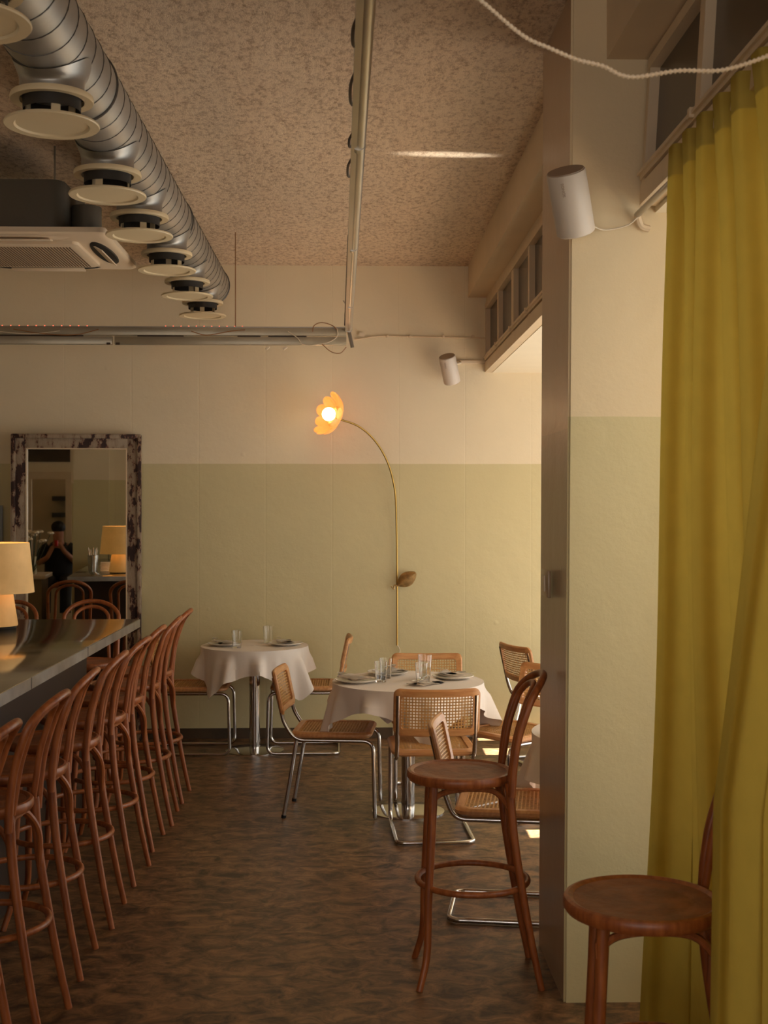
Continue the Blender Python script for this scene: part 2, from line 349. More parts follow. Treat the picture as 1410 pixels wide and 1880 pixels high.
# transom windows: header, rails, mullions, dark panes
def transom(name, y0, y1, panes, lean, xw=1.02, z0=2.725, z1=3.235):
    bm = NB(); fr = .035
    L = lambda z: xw + lean * (z - z0) / (z1 - z0)
    def bar(ya, za, yb, zb, wx, off=0):
        vs = box2(bm, (-wx / 2, ya, za), (wx / 2, yb, zb))
        for v in vs: v.co.x += L(v.co.z) + off
    bar(y0, z0, y1, z0 + .075, .06); bar(y0, z0 + .085, y1, z0 + .125, .05, -.01)
    bar(y0, z1 - .04, y1, z1, .06); bar(y0, z0, y0 + fr, z1, .055); bar(y1 - fr, z0, y1, z1, .055)
    for k, yy in enumerate(panes):
        w = .028 if k % 2 == 0 else .05
        bar(yy - w, z0 + .08, yy + w, z1, .05)
        bar(yy - .012, z0 + .09, yy + .012, z0 + .12, .05, -.025)
    bar(y0, z0 + .1, y1, z0 + .11, .05, -.02)
    o = struct(name, bm, M['trim'])
    bm = NB(); bar(y0 + fr, z0 + .12, y1 - fr, z1 - .04, .01, .012)
    obj('window_pane', bm, M['dark_glass'], o, smooth=False, label='dark glass panes')
transom('window_1', 4.93, YW, (8.55, 7.77, 7.05, 6.3, 5.6), .0)
transom('window_2', YB, 4.3, (3.62, 2.9, 2.2, 1.5, .8, 0, -.8, -1.6), .03, z0=2.765, z1=3.27)
bm = NB(); box2(bm, (1.0, 4.93, 3.235), (1.3, YW, 3.283)); box2(bm, (1.05, YB, 3.27), (1.3, 4.34, 3.283)); struct('trim_2', bm, M['trim'])
bm = NB(); box2(bm, (1.055, YB, 2.75), (1.3, 4.34, 2.83)); struct('trim_3', bm, M['bay'])
# storefront behind the curtain and the bay glazing
def glazing(name, x, y0, y1, z0, z1, ys):
    bm = NB(); w = .05
    box2(bm, (x - .03, y0, z0), (x + .03, y1, z0 + w)); box2(bm, (x - .03, y0, z1 - w), (x + .03, y1, z1))
    for yy in [y0 + w / 2] + ys + [y1 - w / 2]: box2(bm, (x - .03, yy - w / 2, z0), (x + .03, yy + w / 2, z1))
    o = struct(name, bm, M['trim'])
    bm = NB(); box2(bm, (x - .003, y0 + w, z0 + w), (x + .003, y1 - w, z1 - w)); obj('window_pane', bm, M['pane'], o, smooth=False)
glazing('window_3', 1.36, YB, 4.34, .35, 2.75, [0.2, 1.6, 3.0])
glazing('window_4', 2.2, 4.92, YW, .25, 2.72, [6.4, 7.9])
bm = NB(); box2(bm, (1.3, YB, 0), (1.42, 4.34, .35)); struct('wall_sill_near', bm, M['pillar'])
bm = NB(); box2(bm, (2.14, 4.92, 0), (2.26, YW, .25)); struct('wall_sill_bay', bm, M['bay'])
# unseen slabs added outside the bay, blocking the sun except at chosen gaps
bm = NB()
for a, b_ in ((4.5, 5.05), (5.85, 6.50), (6.66, 8.67), (8.90, 9.2)): box2(bm, (2.2, a, 3.0), (3.9, b_, 3.04))
for a, b_ in ((6.48, 6.68), (8.65, 8.92)): box2(bm, (2.62, a, 3.0), (3.9, b_, 3.04))
box2(bm, (2.2, 4.5, 2.85), (2.24, 9.3, 3.04)); box2(bm, (1.5, YB, 3.0), (4.2, 4.5, 3.04))
SUN_BLOCK = obj('sun_blocker', bm, M['bay'], smooth=False); tag(SUN_BLOCK, 'unseen cream slabs added outside the bay to block the sun', 'awning')
bm = NB(); box2(bm, (XL, YW - .018, 0), (2.1, YW, .075)); struct('baseboard_back', bm, M['skirting'])
bm = NB(); box2(bm, (1.0, 4.3, 2.742), (1.03, 4.36, 2.76)); bm.free()

# ------------------------------------------------------------------ rear part of the room (seen in the mirror)
bm = NB(); hexa(bm, [(-2.66, 2.85), (-2.22, 2.85), (-2.22, 3.15), (-2.64, 3.15)], [(-2.62, 2.85), (-2.18, 2.85), (-2.18, 3.15), (-2.60, 3.15)], 0, ZC); box2(bm, (-2.2, 2.8, 0), (-1.93, 3.1, ZC)); struct('wall_column', bm, M['wall'])
bm = NB()
box2(bm, (XL, .5, 0), (-3.44, .62, 2.12)); box2(bm, (-2.95, .5, 0), (-1.9, .62, 2.12)); box2(bm, (XL, .5, 2.12), (-1.9, .62, ZC)); struct('wall_partition', bm, M['wall'])
bm = NB(); box2(bm, (-3.50, .62, 2.1), (-2.88, .67, 2.2)); box2(bm, (-3.50, .62, 0), (-3.42, .67, 2.1)); box2(bm, (-2.96, .62, 0), (-2.88, .67, 2.1)); struct('door_1', bm, M['trim'])
bm = NB(); box2(bm, (-3.55, .62, 2.34), (-2.9, .65, 2.62)); struct('window_5', bm, M['dark_glass'])
t = thing('wall_shelf', 'dark wall shelves in the back room reflected in the mirror', 'shelf', (-3.2, -.9, 1.3))
for z in (.25, .5):
    bm = NB(); box2(bm, (-.1, -.15, z), (.6, .15, z + .07)); obj('shelf_board', bm, M['black'], t)
bm = NB(); box2(bm, (-.85, -.18, -1.3), (.85, -.16, 1.2)); obj('back_panel', bm, M['rear_room'], t)

# ------------------------------------------------------------------ duct with its outlets
DX, DZ, DR = -1.022, 3.307, .139
t = thing('air_duct', 'long round galvanised spiral air duct under the ceiling', 'duct')
bm = NB(); lathe(bm, [(DR, YB + .1), (DR, 9.0)], rot=Matrix.Rotation(-PI / 2, 3, 'X'), seg=64); bmesh.ops.translate(bm, vec=(DX, 0, DZ), verts=bm.verts[:]); obj('duct_tube', bm, M['duct'], t)
bm = NB(); pts = []
turns = int((9.0 - 1.5) / .135)
for i in range(turns * 28 + 1):
    a = 2 * PI * i / 28; pts.append((DX + (DR + .0005) * math.cos(a), 1.5 + .135 * i / 28, DZ + (DR + .0005) * math.sin(a)))
tube(bm, pts, .0028, 5); obj('spiral_seam', bm, M['seam'], t)
for y in (2.3, 4.72, 6.95, 9.0):
    bm = NB(); pts = [(DX + (DR + .002) * math.cos(2 * PI * k / 40), y, DZ + (DR + .002) * math.sin(2 * PI * k / 40)) for k in range(40)]; tube(bm, pts, .006, 6, True); obj('duct_joint', bm, M['seam'], t)
YS = [3.38, 4.29, 5.26, 6.04, 6.93, 7.78, 8.58]
for y in YS:   # saddle collars
    bm = NB()
    def sad(u, v):
        a = 2 * PI * u; r = .108 + .03 * max(0, v - .6) ** 1.5 * 3
        x = r * math.cos(a); yy = r * math.sin(a) * (1 + .25 * max(0, v - .5))
        zt = DZ - math.sqrt(max(.0004, (DR + .004) ** 2 - min(x * x, .0185)))
        return Vector((DX + x, y + yy, (1 - v) * (DZ - DR - .046) + v * zt))
    grid(bm, 40, 8, sad, True); c = obj('outlet_collar', bm, M['duct'], t)
first = None
places = ['nearest to the camera in the corner', 'second along the duct and largest one fully in view', 'third along the duct, left of the air unit corner', 'fourth along the duct, over the corner of the air unit', 'fifth along the duct', 'sixth along the duct', 'farthest, at the end of the duct by the back wall']
for i, y in enumerate(YS):
    lab = 'round cream ceiling air diffuser, ' + places[i]
    if first is None:
        first = thing('air_diffuser', lab, 'air vent', (DX, y, 3.02), 0, 'round diffusers below the duct')
        bm = NB()
        lathe(bm, [(.108, .085), (.137, .083), (.140, .092), (.137, .103), (.108, .105)], cap=False, seg=56); bmesh.ops.remove_doubles(bm, verts=bm.verts[:], dist=1e-4)
        obj('upper_ring', bm, M['vent'], first)
        bm = NB(); lathe(bm, [(.098, .10), (.096, .05)], cap=False, seg=48); obj('inner_sleeve', bm, M['vent_dark'], first)
        bm = NB(); lathe(bm, [(.02, .012), (.158, .010), (.160, .004), (.157, 0), (.126, .0), (.120, .006), (.02, .005)], seg=56); obj('valve_disc', bm, M['vent'], first)
        for k in range(3):
            bm = NB(); a = 2 * PI * k / 3 + .5; bx(bm, (.085 * math.cos(a), .085 * math.sin(a), .05), (.006, .03, .085), Matrix.Rotation(a, 3, 'Z')); obj('bracket', bm, M['vent'], first)
    else: dup(first, (DX, y, 3.02), [0, .4, 1.9, 2.5, 1.1, 3.0, 2.2][i], lab)

# ------------------------------------------------------------------ ceiling air unit
AX1, AY0, AZ = -1.21, 6.15, 3.055
t = thing('ceiling_air_unit', 'square cream cassette air conditioner hanging below a grey metal case', 'air conditioner', (AX1, AY0, AZ))
bm = NB(); w = .95; d = .93
def rr_slab(bm, x0, y0, x1, y1, z0, z1, r, inset=0):
    pts = []
    for cx, cy, a0 in ((x1 - r, y0 + r, -PI / 2), (x1 - r, y1 - r, 0), (x0 + r, y1 - r, PI / 2), (x0 + r, y0 + r, PI)):
        for k in range(6): a = a0 + PI / 2 * k / 5; pts.append((cx + r * math.cos(a), cy + r * math.sin(a)))
    rings = []
    cx, cy = (x0 + x1) / 2, (y0 + y1) / 2
    for z, s in ((z1, 1), (z0 + (z1 - z0) * .3, 1), (z0, 1 - inset)):
        rings.append([bm.verts.new((cx + (x - cx) * s, cy + (y - cy) * s, z)) for x, y in pts])
    for a, b_ in zip(rings, rings[1:]):
        for k in range(len(pts)): bm.faces.new((a[k], a[(k + 1) % len(pts)], b_[(k + 1) % len(pts)], b_[k]))
    bm.faces.new(rings[0]); bm.faces.new(rings[-1][::-1])
rr_slab(bm, -w, 0, 0, d, 0, .035, .03, .03); obj('panel', bm, M['ac'], t)
bm = NB(); rr_slab(bm, -w + .17, .17, -.17, d - .17, -.022, .0, .03, .05); g = obj('intake_panel', bm, M['ac'], t)
bm = NB()
n = 34; gx0, gx1 = -w + .21, -.21
for k in range(n):
    x = gx0 + (gx1 - gx0) * (k + .5) / n
    box2(bm, (x - .0035, .21, -.0245), (x + .0035, d - .21, -.0215))
obj('intake_slot', bm, M['ac_slot'], g, smooth=False, label='dark slots of the intake grille')
for k in range(4):
    rz = Matrix.Rotation(k * PI / 2, 4, 'Z'); cc = Matrix.Translation((-w / 2, d / 2, 0))
    bm = NB(); lathe(bm, [(.001, -.004), (.05, -.006), (.055, -.001)], seg=30, cap=False)
    bmesh.ops.scale(bm, vec=(.95, 5.2, 1), verts=bm.verts[:]); bmesh.ops.translate(bm, vec=(w / 2 - .09, 0, 0), verts=bm.verts[:]); bmesh.ops.transform(bm, matrix=cc @ rz, verts=bm.verts[:])
    q = obj('louvre_opening', bm, M['black'] if k != 3 else M['ac'], t)
    bm = NB(); bx(bm, (0, 0, 0), (.055, .40, .006), Matrix.Rotation(.5 if k == 0 else .12, 3, 'Y'), bev=.002); bmesh.ops.translate(bm, vec=(w / 2 - .088, 0, -.014), verts=bm.verts[:]); bmesh.ops.transform(bm, matrix=cc @ rz, verts=bm.verts[:])
    obj('louvre', bm, M['ac'], t)
bm = NB(); rr_slab(bm, -w + .05, .07, -.22, d - .07, .04, .285, .07, 0); obj('case', bm, M['ac_box'], t)
bm = NB(); lathe(bm, [(.075, .05), (.075, .2)], (-.15, .3, 0), 24); lathe(bm, [(.085, .04), (.085, .07)], (-.15, .3, 0), 24); obj('air_branch', bm, M['ac_box'], t)
for x, y in ((-w + .1, .12), (-.27, .12), (-w + .1, d - .12), (-.27, d - .12)):
    bm = NB(); tube(bm, [(x, y, .28), (x, y, ZC - AZ)], .005, 6); obj('hanger_rod', bm, M['steel'], t)

# ------------------------------------------------------------------ ceiling pole and cross track
t = thing('ceiling_pole', 'long silver pole running under the ceiling with dark cable looped along it', 'pole', (0, 0, 0))
PXZ = lambda y: (.060 - .0105 * y, 2.885)
js = [-.6, .9, 2.43, 4.03, 5.62, 7.23, 8.22]
for k, (a, b_) in enumerate(zip(js, js[1:])):
    bm = NB(); (x0, z0), (x1, z1) = PXZ(a), PXZ(b_)
    tube(bm, [(x0 + .006, a, z0), (x1 + .006, b_, z1)], .0185, 12)
    vs = box2(bm, (-.022, 0, -.016), (-.004, b_ - a, .02))
    for v in vs: v.co = Vector((v.co.x + x0 + (x1 - x0) * v.co.y / (b_ - a), v.co.y + a, v.co.z + z0))
    s = obj('pole_section', bm, M['pole'], t)
    bm = NB(); tube(bm, [(x1 + .003, b_ - .03, z1), (x1 + .003, b_ + .01, z1)], .0225, 12); obj('joint_sleeve', bm, M['pole'], s)
for (ya, yb, dep) in ((2.95, 3.15, .012), (3.32, 3.62, .016), (3.87, 4.02, .014), (4.15, 4.4, .018)):
    bm = NB(); x, z = PXZ(ya); tube(bm, spline([(x - .015, ya, z), (x - .02 - dep * .6, ya + (yb - ya) * .3, z - .01), (x - .02 - dep * .6, ya + (yb - ya) * .75, z - .015), (x - .015, yb, z)], 6), .0045, 6); obj('cable_loop', bm, M['cable'], t, label='dark brown cable loop')
bm = NB()
x, z = PXZ(5.9)
tube(bm, [(PXZ(5.4)[0] - .02, 5.4, z + .01), (PXZ(8.1)[0] - .025, 8.1, z + .01)], .004, 6)
obj('straight_cable', bm, M['cable'], t)
TY, TZ = 8.22, 2.885
t = thing('cross_track', 'horizontal pair of painted metal rails with loose wires below the ceiling', 'rail', (0, TY, TZ))
bm = NB(); box2(bm, (-3.9, -.02, -.045), (-.04, .02, .005), .002); obj('upper_rail', bm, M['track'], t)
bm = NB(); box2(bm, (-3.9, -.012, .006), (-.04, .012, .014)); obj('rail_lip', bm, M['pole'], t)
bm = NB(); box2(bm, (-3.9, -.02, -.105), (-1.565, .02, -.052), .002); obj('lower_rail', bm, M['track'], t)
bm = NB(); box2(bm, (-1.55, -.02, -.105), (-.04, .02, -.052), .002); obj('lower_rail', bm, M['track'], t)
bm = NB()
for a, b_ in ((-3.6, -3.1), (-2.3, -1.75), (-1.4, -1.1), (-.75, -.6), (-.55, -.3), (-1.95, -1.8)): box2(bm, (a, -.024, -.054), (b_, -.018, -.047))
box2(bm, (-1.6, -.024, -.108), (-1.575, -.018, -.094)); box2(bm, (-1.54, -.024, -.108), (-1.515, -.018, -.094)); obj('rail_slot', bm, M['cable'], t)
def wires(name, mt, lst, r=.003):
    for l in lst: bm = NB(); tube(bm, spline(l, 8), r, 5); obj(name, bm, mt, t)
wires('loose_wire', M['cable_brown'], [[(-.26, -.03, -.02), (-.25, -.03, .02), (-.20, -.03, .04), (-.13, -.03, .02), (-.1, -.03, -.01)], [(-.2, -.03, -.1), (-.14, -.03, -.15), (-.08, -.03, -.16), (-.04, -.03, -.12)], [(-2.2, -.03, -.01), (-2.0, -.03, -.04), (-1.8, -.03, -.045), (-1.65, -.03, -.01)], [(-1.05, -.03, -.02), (-.95, -.03, -.045), (-.8, -.03, -.02), (-.7, -.03, -.01)]])
wires('loose_wire', M['cable_white'], [[(-.42, -.03, -.02), (-.36, -.03, -.06), (-.33, -.03, -.1), (-.28, -.03, -.11)], [(-.28, -.03, -.11), (-.16, -.03, -.09), (-.1, -.03, -.05), (-.1, -.03, 0)], [(-2.35, -.03, -.02), (-2.1, -.03, -.04), (-1.9, -.03, -.02)]])
for x in (-.555, -.44):
    bm = NB(); bx(bm, (x, -.01, -.125), (.03, .012, .016), Matrix.Rotation(-.6, 3, 'Y'), bev=.003); obj('wire_connector', bm, M['plastic'], t)
bm = NB()
for x in [-2.28 + .055 * k for k in range(11)] + [-1.22 + .05 * k for k in range(11)]:
    bmesh.ops.create_icosphere(bm, subdivisions=1, radius=.0045, matrix=Matrix.Translation((x, 0, .016)))
q = obj('red_leds', bm, M['red_led'], t, label='row of tiny red lights'); q['kind'] = 'stuff'
for i, x in enumerate((-.765, -2.3)):
    bm = NB(); tube(bm, [(x, 0, .0), (x, 0, ZC - TZ)], .0035, 6); obj('suspension_rod', bm, M['cable_brown'], t)
bm = NB(); tube(bm, [(.0, 0, -.12), (-.03, 0, .02), (-.035, 0, .12)], .012, 8); tube(bm, spline([(-.03, 0, .02), (-.05, 0, .09), (-.04, 0, .15), (-.06, 0, .19)], 6), .004, 6); obj('end_bracket', bm, M['pole'], t)

# cable along the back wall with clips
t = thing('wall_cable', 'thin cream cable with clips running across the upper back wall', 'cable', (0, YW - .012, 3.0))
bm = NB(); tube(bm, spline([(.02, 0, -.035), (.2, 0, -.01), (.45, 0, -.012), (.8, 0, -.018), (1.03, 0, -.02)], 6), .006, 6); obj('cable_run', bm, M['trim'], t)
for x in (.26, .43, .68, .9):
    bm = NB(); bx(bm, (x, -.002, -.01), (.02, .016, .022), bev=.003); obj('clip', bm, M['trim'], t)
bm = NB(); bx(bm, (.07, -.01, .0), (.04, .01, .03), Matrix.Rotation(.2, 3, 'Y')); obj('paper_tag', bm, M['plastic'], t)

# ------------------------------------------------------------------ speakers
def speaker(label, loc, h, r, tilt, arm):
    t = thing('wall_speaker', label, 'speaker', loc)
    rot = tilt
    bm = NB(); lathe(bm, [(r * .9, -h / 2), (r * .985, -h / 2 + .004), (r, -h / 2 + .014), (r, h / 2 - .006), (r * .97, h / 2)], rot=rot, seg=48); b_ = obj('speaker_body', bm, M['speaker'], t)
    bm = NB(); lathe(bm, [(r * .93, h / 2 + .0005), (r * .93, h / 2 + .004)], rot=rot, seg=40); obj('top_cap', bm, M['speaker_top'], t)
    cu = bpy.data.curves.new('wordmark', 'FONT'); cu.body = 'SONOS'; cu.size = .014; cu.extrude = .0006; cu.align_x = 'CENTER'; cu.align_y = 'CENTER'
    tmp = bpy.data.objects.new('wordmark', cu); me = bpy.data.meshes.new_from_object(tmp); bpy.data.objects.remove(tmp)
    me.transform(rot.to_4x4() @ Matrix.Rotation(-.5, 4, 'Z') @ Matrix.Translation((0, -r - .0006, h / 2 - .045)) @ Matrix.Rotation(PI / 2, 4, 'X') @ Matrix.Rotation(PI / 2, 4, 'Z'))
    me.materials.append(M['speaker_top']); wo = bpy.data.objects.new('wordmark', me); COL.objects.link(wo); wo.parent = b_
    bm = NB(); tube(bm, spline(arm, 6), .009, 8); obj('mount_arm', bm, M['plastic'], t)
    return t
speaker('white cylindrical speaker tilted on the pillar corner near the yellow curtain', (.74, 4.225, 2.755), .215, .066, Matrix.Rotation(-.27, 3, 'Y') @ Matrix.Rotation(.45, 3, 'X'), [(.01, .06, -.0), (.02, .09, -.01), (.03, .105, -.015)])
speaker('small white cylindrical speaker high on the back wall beside the window corner', (.712, 9.16, 2.725), .205, .062, Matrix.Rotation(-.25, 3, 'Y') @ Matrix.Rotation(.45, 3, 'X'), [(.03, .03, .04), (.085, .1, .06), (.085, .17, .08)])
t = thing('cable_trunking', 'short white cable trunking from the small speaker to the window frame', 'cable', (.78, YW - .012, 2.80))
bm = NB(); box2(bm, (.0, -.012, -.012), (.235, .01, .012), .002); box2(bm, (.0, -.012, -.06), (.006, .01, -.01)); obj('channel', bm, M['plastic'], t)
bm = NB(); tube(bm, spline([(.8, 4.27, 2.70), (.87, 4.32, 2.685), (.95, 4.32, 2.70), (.985, 4.30, 2.725)], 8), .003, 6); tag(obj('speaker_cable', bm, M['cable_white']), 'thin white cable looping from the pillar speaker to the pipe', 'cable')
t = thing('curtain_rail', 'silver curtain rail along the bottom of the near transom window', 'rail', (0, 0, 0))
bm = NB(); tube(bm, [(.985, 4.31, 2.735), (1.0, 3.9, 2.745), (1.042, 3.8, 2.755), (1.042, 2.0, 2.76)], .011, 10); obj('pipe', bm, M['pole'], t)
bm = NB(); box2(bm, (1.036, .6, 2.80), (1.05, 3.85, 2.82)); obj('track_profile', bm, M['plastic'], t)
bm = NB(); tube(bm, spline([(.985, 4.31, 2.735), (1.0, 4.32, 2.7), (1.03, 4.325, 2.69)], 6), .012, 8); obj('elbow', bm, M['trim'], t)
# curl of wire on the pillar edge
# beaded rope across the top right corner
path = spline([(.184, 2.6, 2.847), (.269, 2.6, 2.779), (.354, 2.6, 2.709), (.41, 2.6, 2.683), (.467, 2.6, 2.66), (.523, 2.6, 2.646), (.58, 2.6, 2.624), (.682, 2.6, 2.638), (.772, 2.6, 2.64), (.862, 2.6, 2.668), (.94, 2.62, 2.71), (.985, 2.63, 2.745)], 26)
path = [Vector((p.x * .885, p.y * .885, 1.73 + (p.z - 1.73) * .885)) for p in path]
bm = NB(); acc = 0
cum = [0]
for a, b_ in zip(path, path[1:]): cum.append(cum[-1] + (b_ - a).length)
tube(bm, path, .0026, 6)
n = int(cum[-1] / .0088); j = 0
for k in range(n):
    s = k * .0088
    while cum[j + 1] < s: j += 1
    q = path[j].lerp(path[j + 1], (s - cum[j]) / max(1e-6, cum[j + 1] - cum[j]))
    bmesh.ops.create_icosphere(bm, subdivisions=1, radius=.0050, matrix=Matrix.Translation(q))
tag(obj('beaded_rope', bm, M['cord']), 'pale beaded rope draped across the top right corner', 'rope')

# ------------------------------------------------------------------ flower wall lamp
FY = YW - .05
def W_(px, py, y):   # point on a plane at depth y
    k = ((px - 705) / F + math.tan(YAW)) / (1 - (px - 705) / F * math.tan(YAW)); x = k * y
    return Vector((x, y, HC - (py - 928) / F * (x * math.sin(YAW) + y * math.cos(YAW))))
t = thing('flower_wall_lamp', 'tall brass wall lamp with a lit amber flower shade and one leaf', 'lamp', (.33, YW - .03, 1.9))
tl = Vector(t.location)
stem = [(729, 1185), (729, 1100), (728.5, 1000), (727, 930), (724, 895), (715, 858), (700, 826), (680, 800), (655, 781), (624, 770)]
pts = spline([W_(px, py, YW - .03 - .24 * (k / 9) ** 2.0) - tl for k, (px, py) in enumerate(stem)], 8)
bm = NB(); tube(bm, pts, .0068, 8); obj('stem', bm, M['brass'], t)
fc = W_(622, 768, YW - .27) - tl
axis = Vector((-.80, -.42, .30)).normalized()
R3 = axis.to_track_quat('Z', 'Y').to_matrix()
bm = NB()
def petal(bm, a0, R, depth, wd, tilt):
    def f(u, v):
        a = a0 + (u - .5) * wd; q = v * (1 - .17 * (2 * abs(u - .5)) ** 2.6) * PI / 2 * .92
        r = R * math.sin(q) * (1 + .05 * math.cos(PI * (u - .5))); z = depth * (1 - math.cos(q))
        return R3 @ Vector((r * math.cos(a), r * math.sin(a), z)) + fc
    grid(bm, 10, 10, f)
for k in range(11):
    bm = NB(); petal(bm, 2 * PI * k / 11, .158 + .006 * (k % 2), .118 + .008 * (k % 3), .60, 0)
    bmesh.ops.solidify(bm, geom=bm.faces[:], thickness=.004); obj('petal', bm, M['petal'], t)
for k in range(10):
    bm = NB(); a = 2 * PI * k / 10; q = R3 @ Vector((.06 * math.cos(a), .06 * math.sin(a), .045)) + fc
    bmesh.ops.create_icosphere(bm, subdivisions=2, radius=.016, matrix=Matrix.Translation(q)); obj('inner_petal', bm, M['petal'], t)
bm = NB(); bmesh.ops.create_uvsphere(bm, u_segments=24, v_segments=16, radius=.05, matrix=Matrix.Translation(R3 @ Vector((0, 0, .085)) + fc)); obj('bulb', bm, M['bulb'], t)
bm = NB(); tube(bm, [fc - axis * .01, fc + axis * .03], .016, 10); obj('socket', bm, M['brass'], t)
lc = W_(747, 1063, YW - .05) - tl
def leaf(u, v):
    L = .16; w = .058 * math.sin(PI * min(1, u * .93 + .03)) ** .75 * (1 - .15 * u)
    x = (u - .5) * L; y = (v - .5) * 2 * w
    z = -.035 * math.cos(PI * (v - .5)) - .015 * math.sin(u * 2.5)
    return Matrix.Rotation(-.62, 3, 'Y') @ Vector((x, z, y)) + lc
bm = NB(); grid(bm, 20, 10, leaf); bmesh.ops.solidify(bm, geom=bm.faces[:], thickness=.003); obj('leaf', bm, M['bronze'], t, label='curved brass leaf')
bm = NB(); tube(bm, spline([W_(x, y, YW - .05) - tl for x, y in ((733, 1074), (728, 1075), (724, 1075), (723, 1081), (720, 1078), (718, 1076))], 6), .006, 8); obj('leaf_stalk', bm, M['bronze'], t)
bm = NB(); tube(bm, spline([W_(x, y, YW - .02) - tl for x, y in ((729, 1184), (733, 1190), (734, 1196), (731, 1206), (726, 1216), (722, 1250), (722, 1354))], 6), .004, 6); obj('power_cord', bm, M['cable_white'], t)
light('flower_bulb', 'POINT', tl + fc + axis * .16, (0, 0, 0), 1.0, (1, .72, .42), shadow_soft_size=.05)

# ------------------------------------------------------------------ mirror leaning at the back wall
t = thing('standing_mirror', 'tall mirror in a chipped white painted frame against the back wall', 'mirror', (-2.02, YW - .09, 0), 0)
t.rotation_euler = (0, 0, .062)
w, h, fw = .465, 2.25, .10
bm = NB()
for x in (-1, 1): box2(bm, (x * (w - fw), -.025, 0), (x * w, .03, h), .004)
box2(bm, (-w, -.024, h - fw), (w, .03, h), .004); box2(bm, (-w, -.024, 0), (w, .03, .16), .004)
obj('frame', bm, M['peel'], t)
bm = NB()
for x in (-1, 1): box2(bm, (x * (w + .003), -.045, 0), (x * (w - .028), -.02, h), .006)
box2(bm, (-w, -.045, h - .03), (w, -.02, h + .003), .006); obj('outer_moulding', bm, M['peel'], t)
bm = NB(); q = w - fw
for x in (-1, 1): box2(bm, (x * q, -.03, .16), (x * (q - .009), -.01, h - fw))
box2(bm, (-q, -.03, h - fw), (q, -.01, h - fw - .009)); obj('inner_bead', bm, M['trim'], t)
bm = NB(); box2(bm, (-q, -.006, .16), (q, .0, h - fw)); obj('mirror_glass', bm, M['mirror'], t, smooth=False)
# pale casing strip and grey panel at the left of the mirror
bm = NB(); box2(bm, (-2.525, YW - .03, 0), (-2.495, YW, 2.26)); struct('trim_4', bm, M['plastic'])
t = thing('wall_panel', 'grey flat panel with a pale top on the back wall at the left edge', 'panel', (-2.72, YW - .03, 0))
bm = NB(); box2(bm, (-.3, 0, 1.1), (.14, .02, 1.73), .003); obj('grey_sheet', bm, M['grey_panel'], t)
bm = NB(); box2(bm, (-.3, 0, 1.76), (.1, .02, 1.92), .003); obj('pale_sheet', bm, M['plastic'], t)

# ------------------------------------------------------------------ bar counter
t = thing('bar_counter', 'long bar counter with a zinc top and dark front', 'bar counter', (-1.9, 3.3, 0))
bx0, bx1, by0, by1, bz = -2.3 + 1.9, -1.2 + 1.9, -.05, 3.79, 1.09
bm = NB(); box2(bm, (bx0, by0, bz - .04), (bx1, by1, bz), .003); obj('worktop', bm, M['counter'], t)
bm = NB(); box2(bm, (bx1 - .002, by0, bz - .045), (bx1 + .004, by1 + .003, bz - .002)); box2(bm, (bx0, by1, bz - .045), (bx1, by1 + .004, bz - .002)); obj('edge_band', bm, M['edge'], t)
bm = NB()
for y in (.4, 1.4, 2.4): box2(bm, (bx1 + .002, y - .002, bz - .045), (bx1 + .0055, y + .002, bz - .001))
obj('edge_joint', bm, M['seam'], t)
bm = NB(); box2(bm, (bx0 + .05, by0 + .1, 0), (bx1 - .27, by1 - .12, bz - .04)); obj('body', bm, M['bar_body'], t)

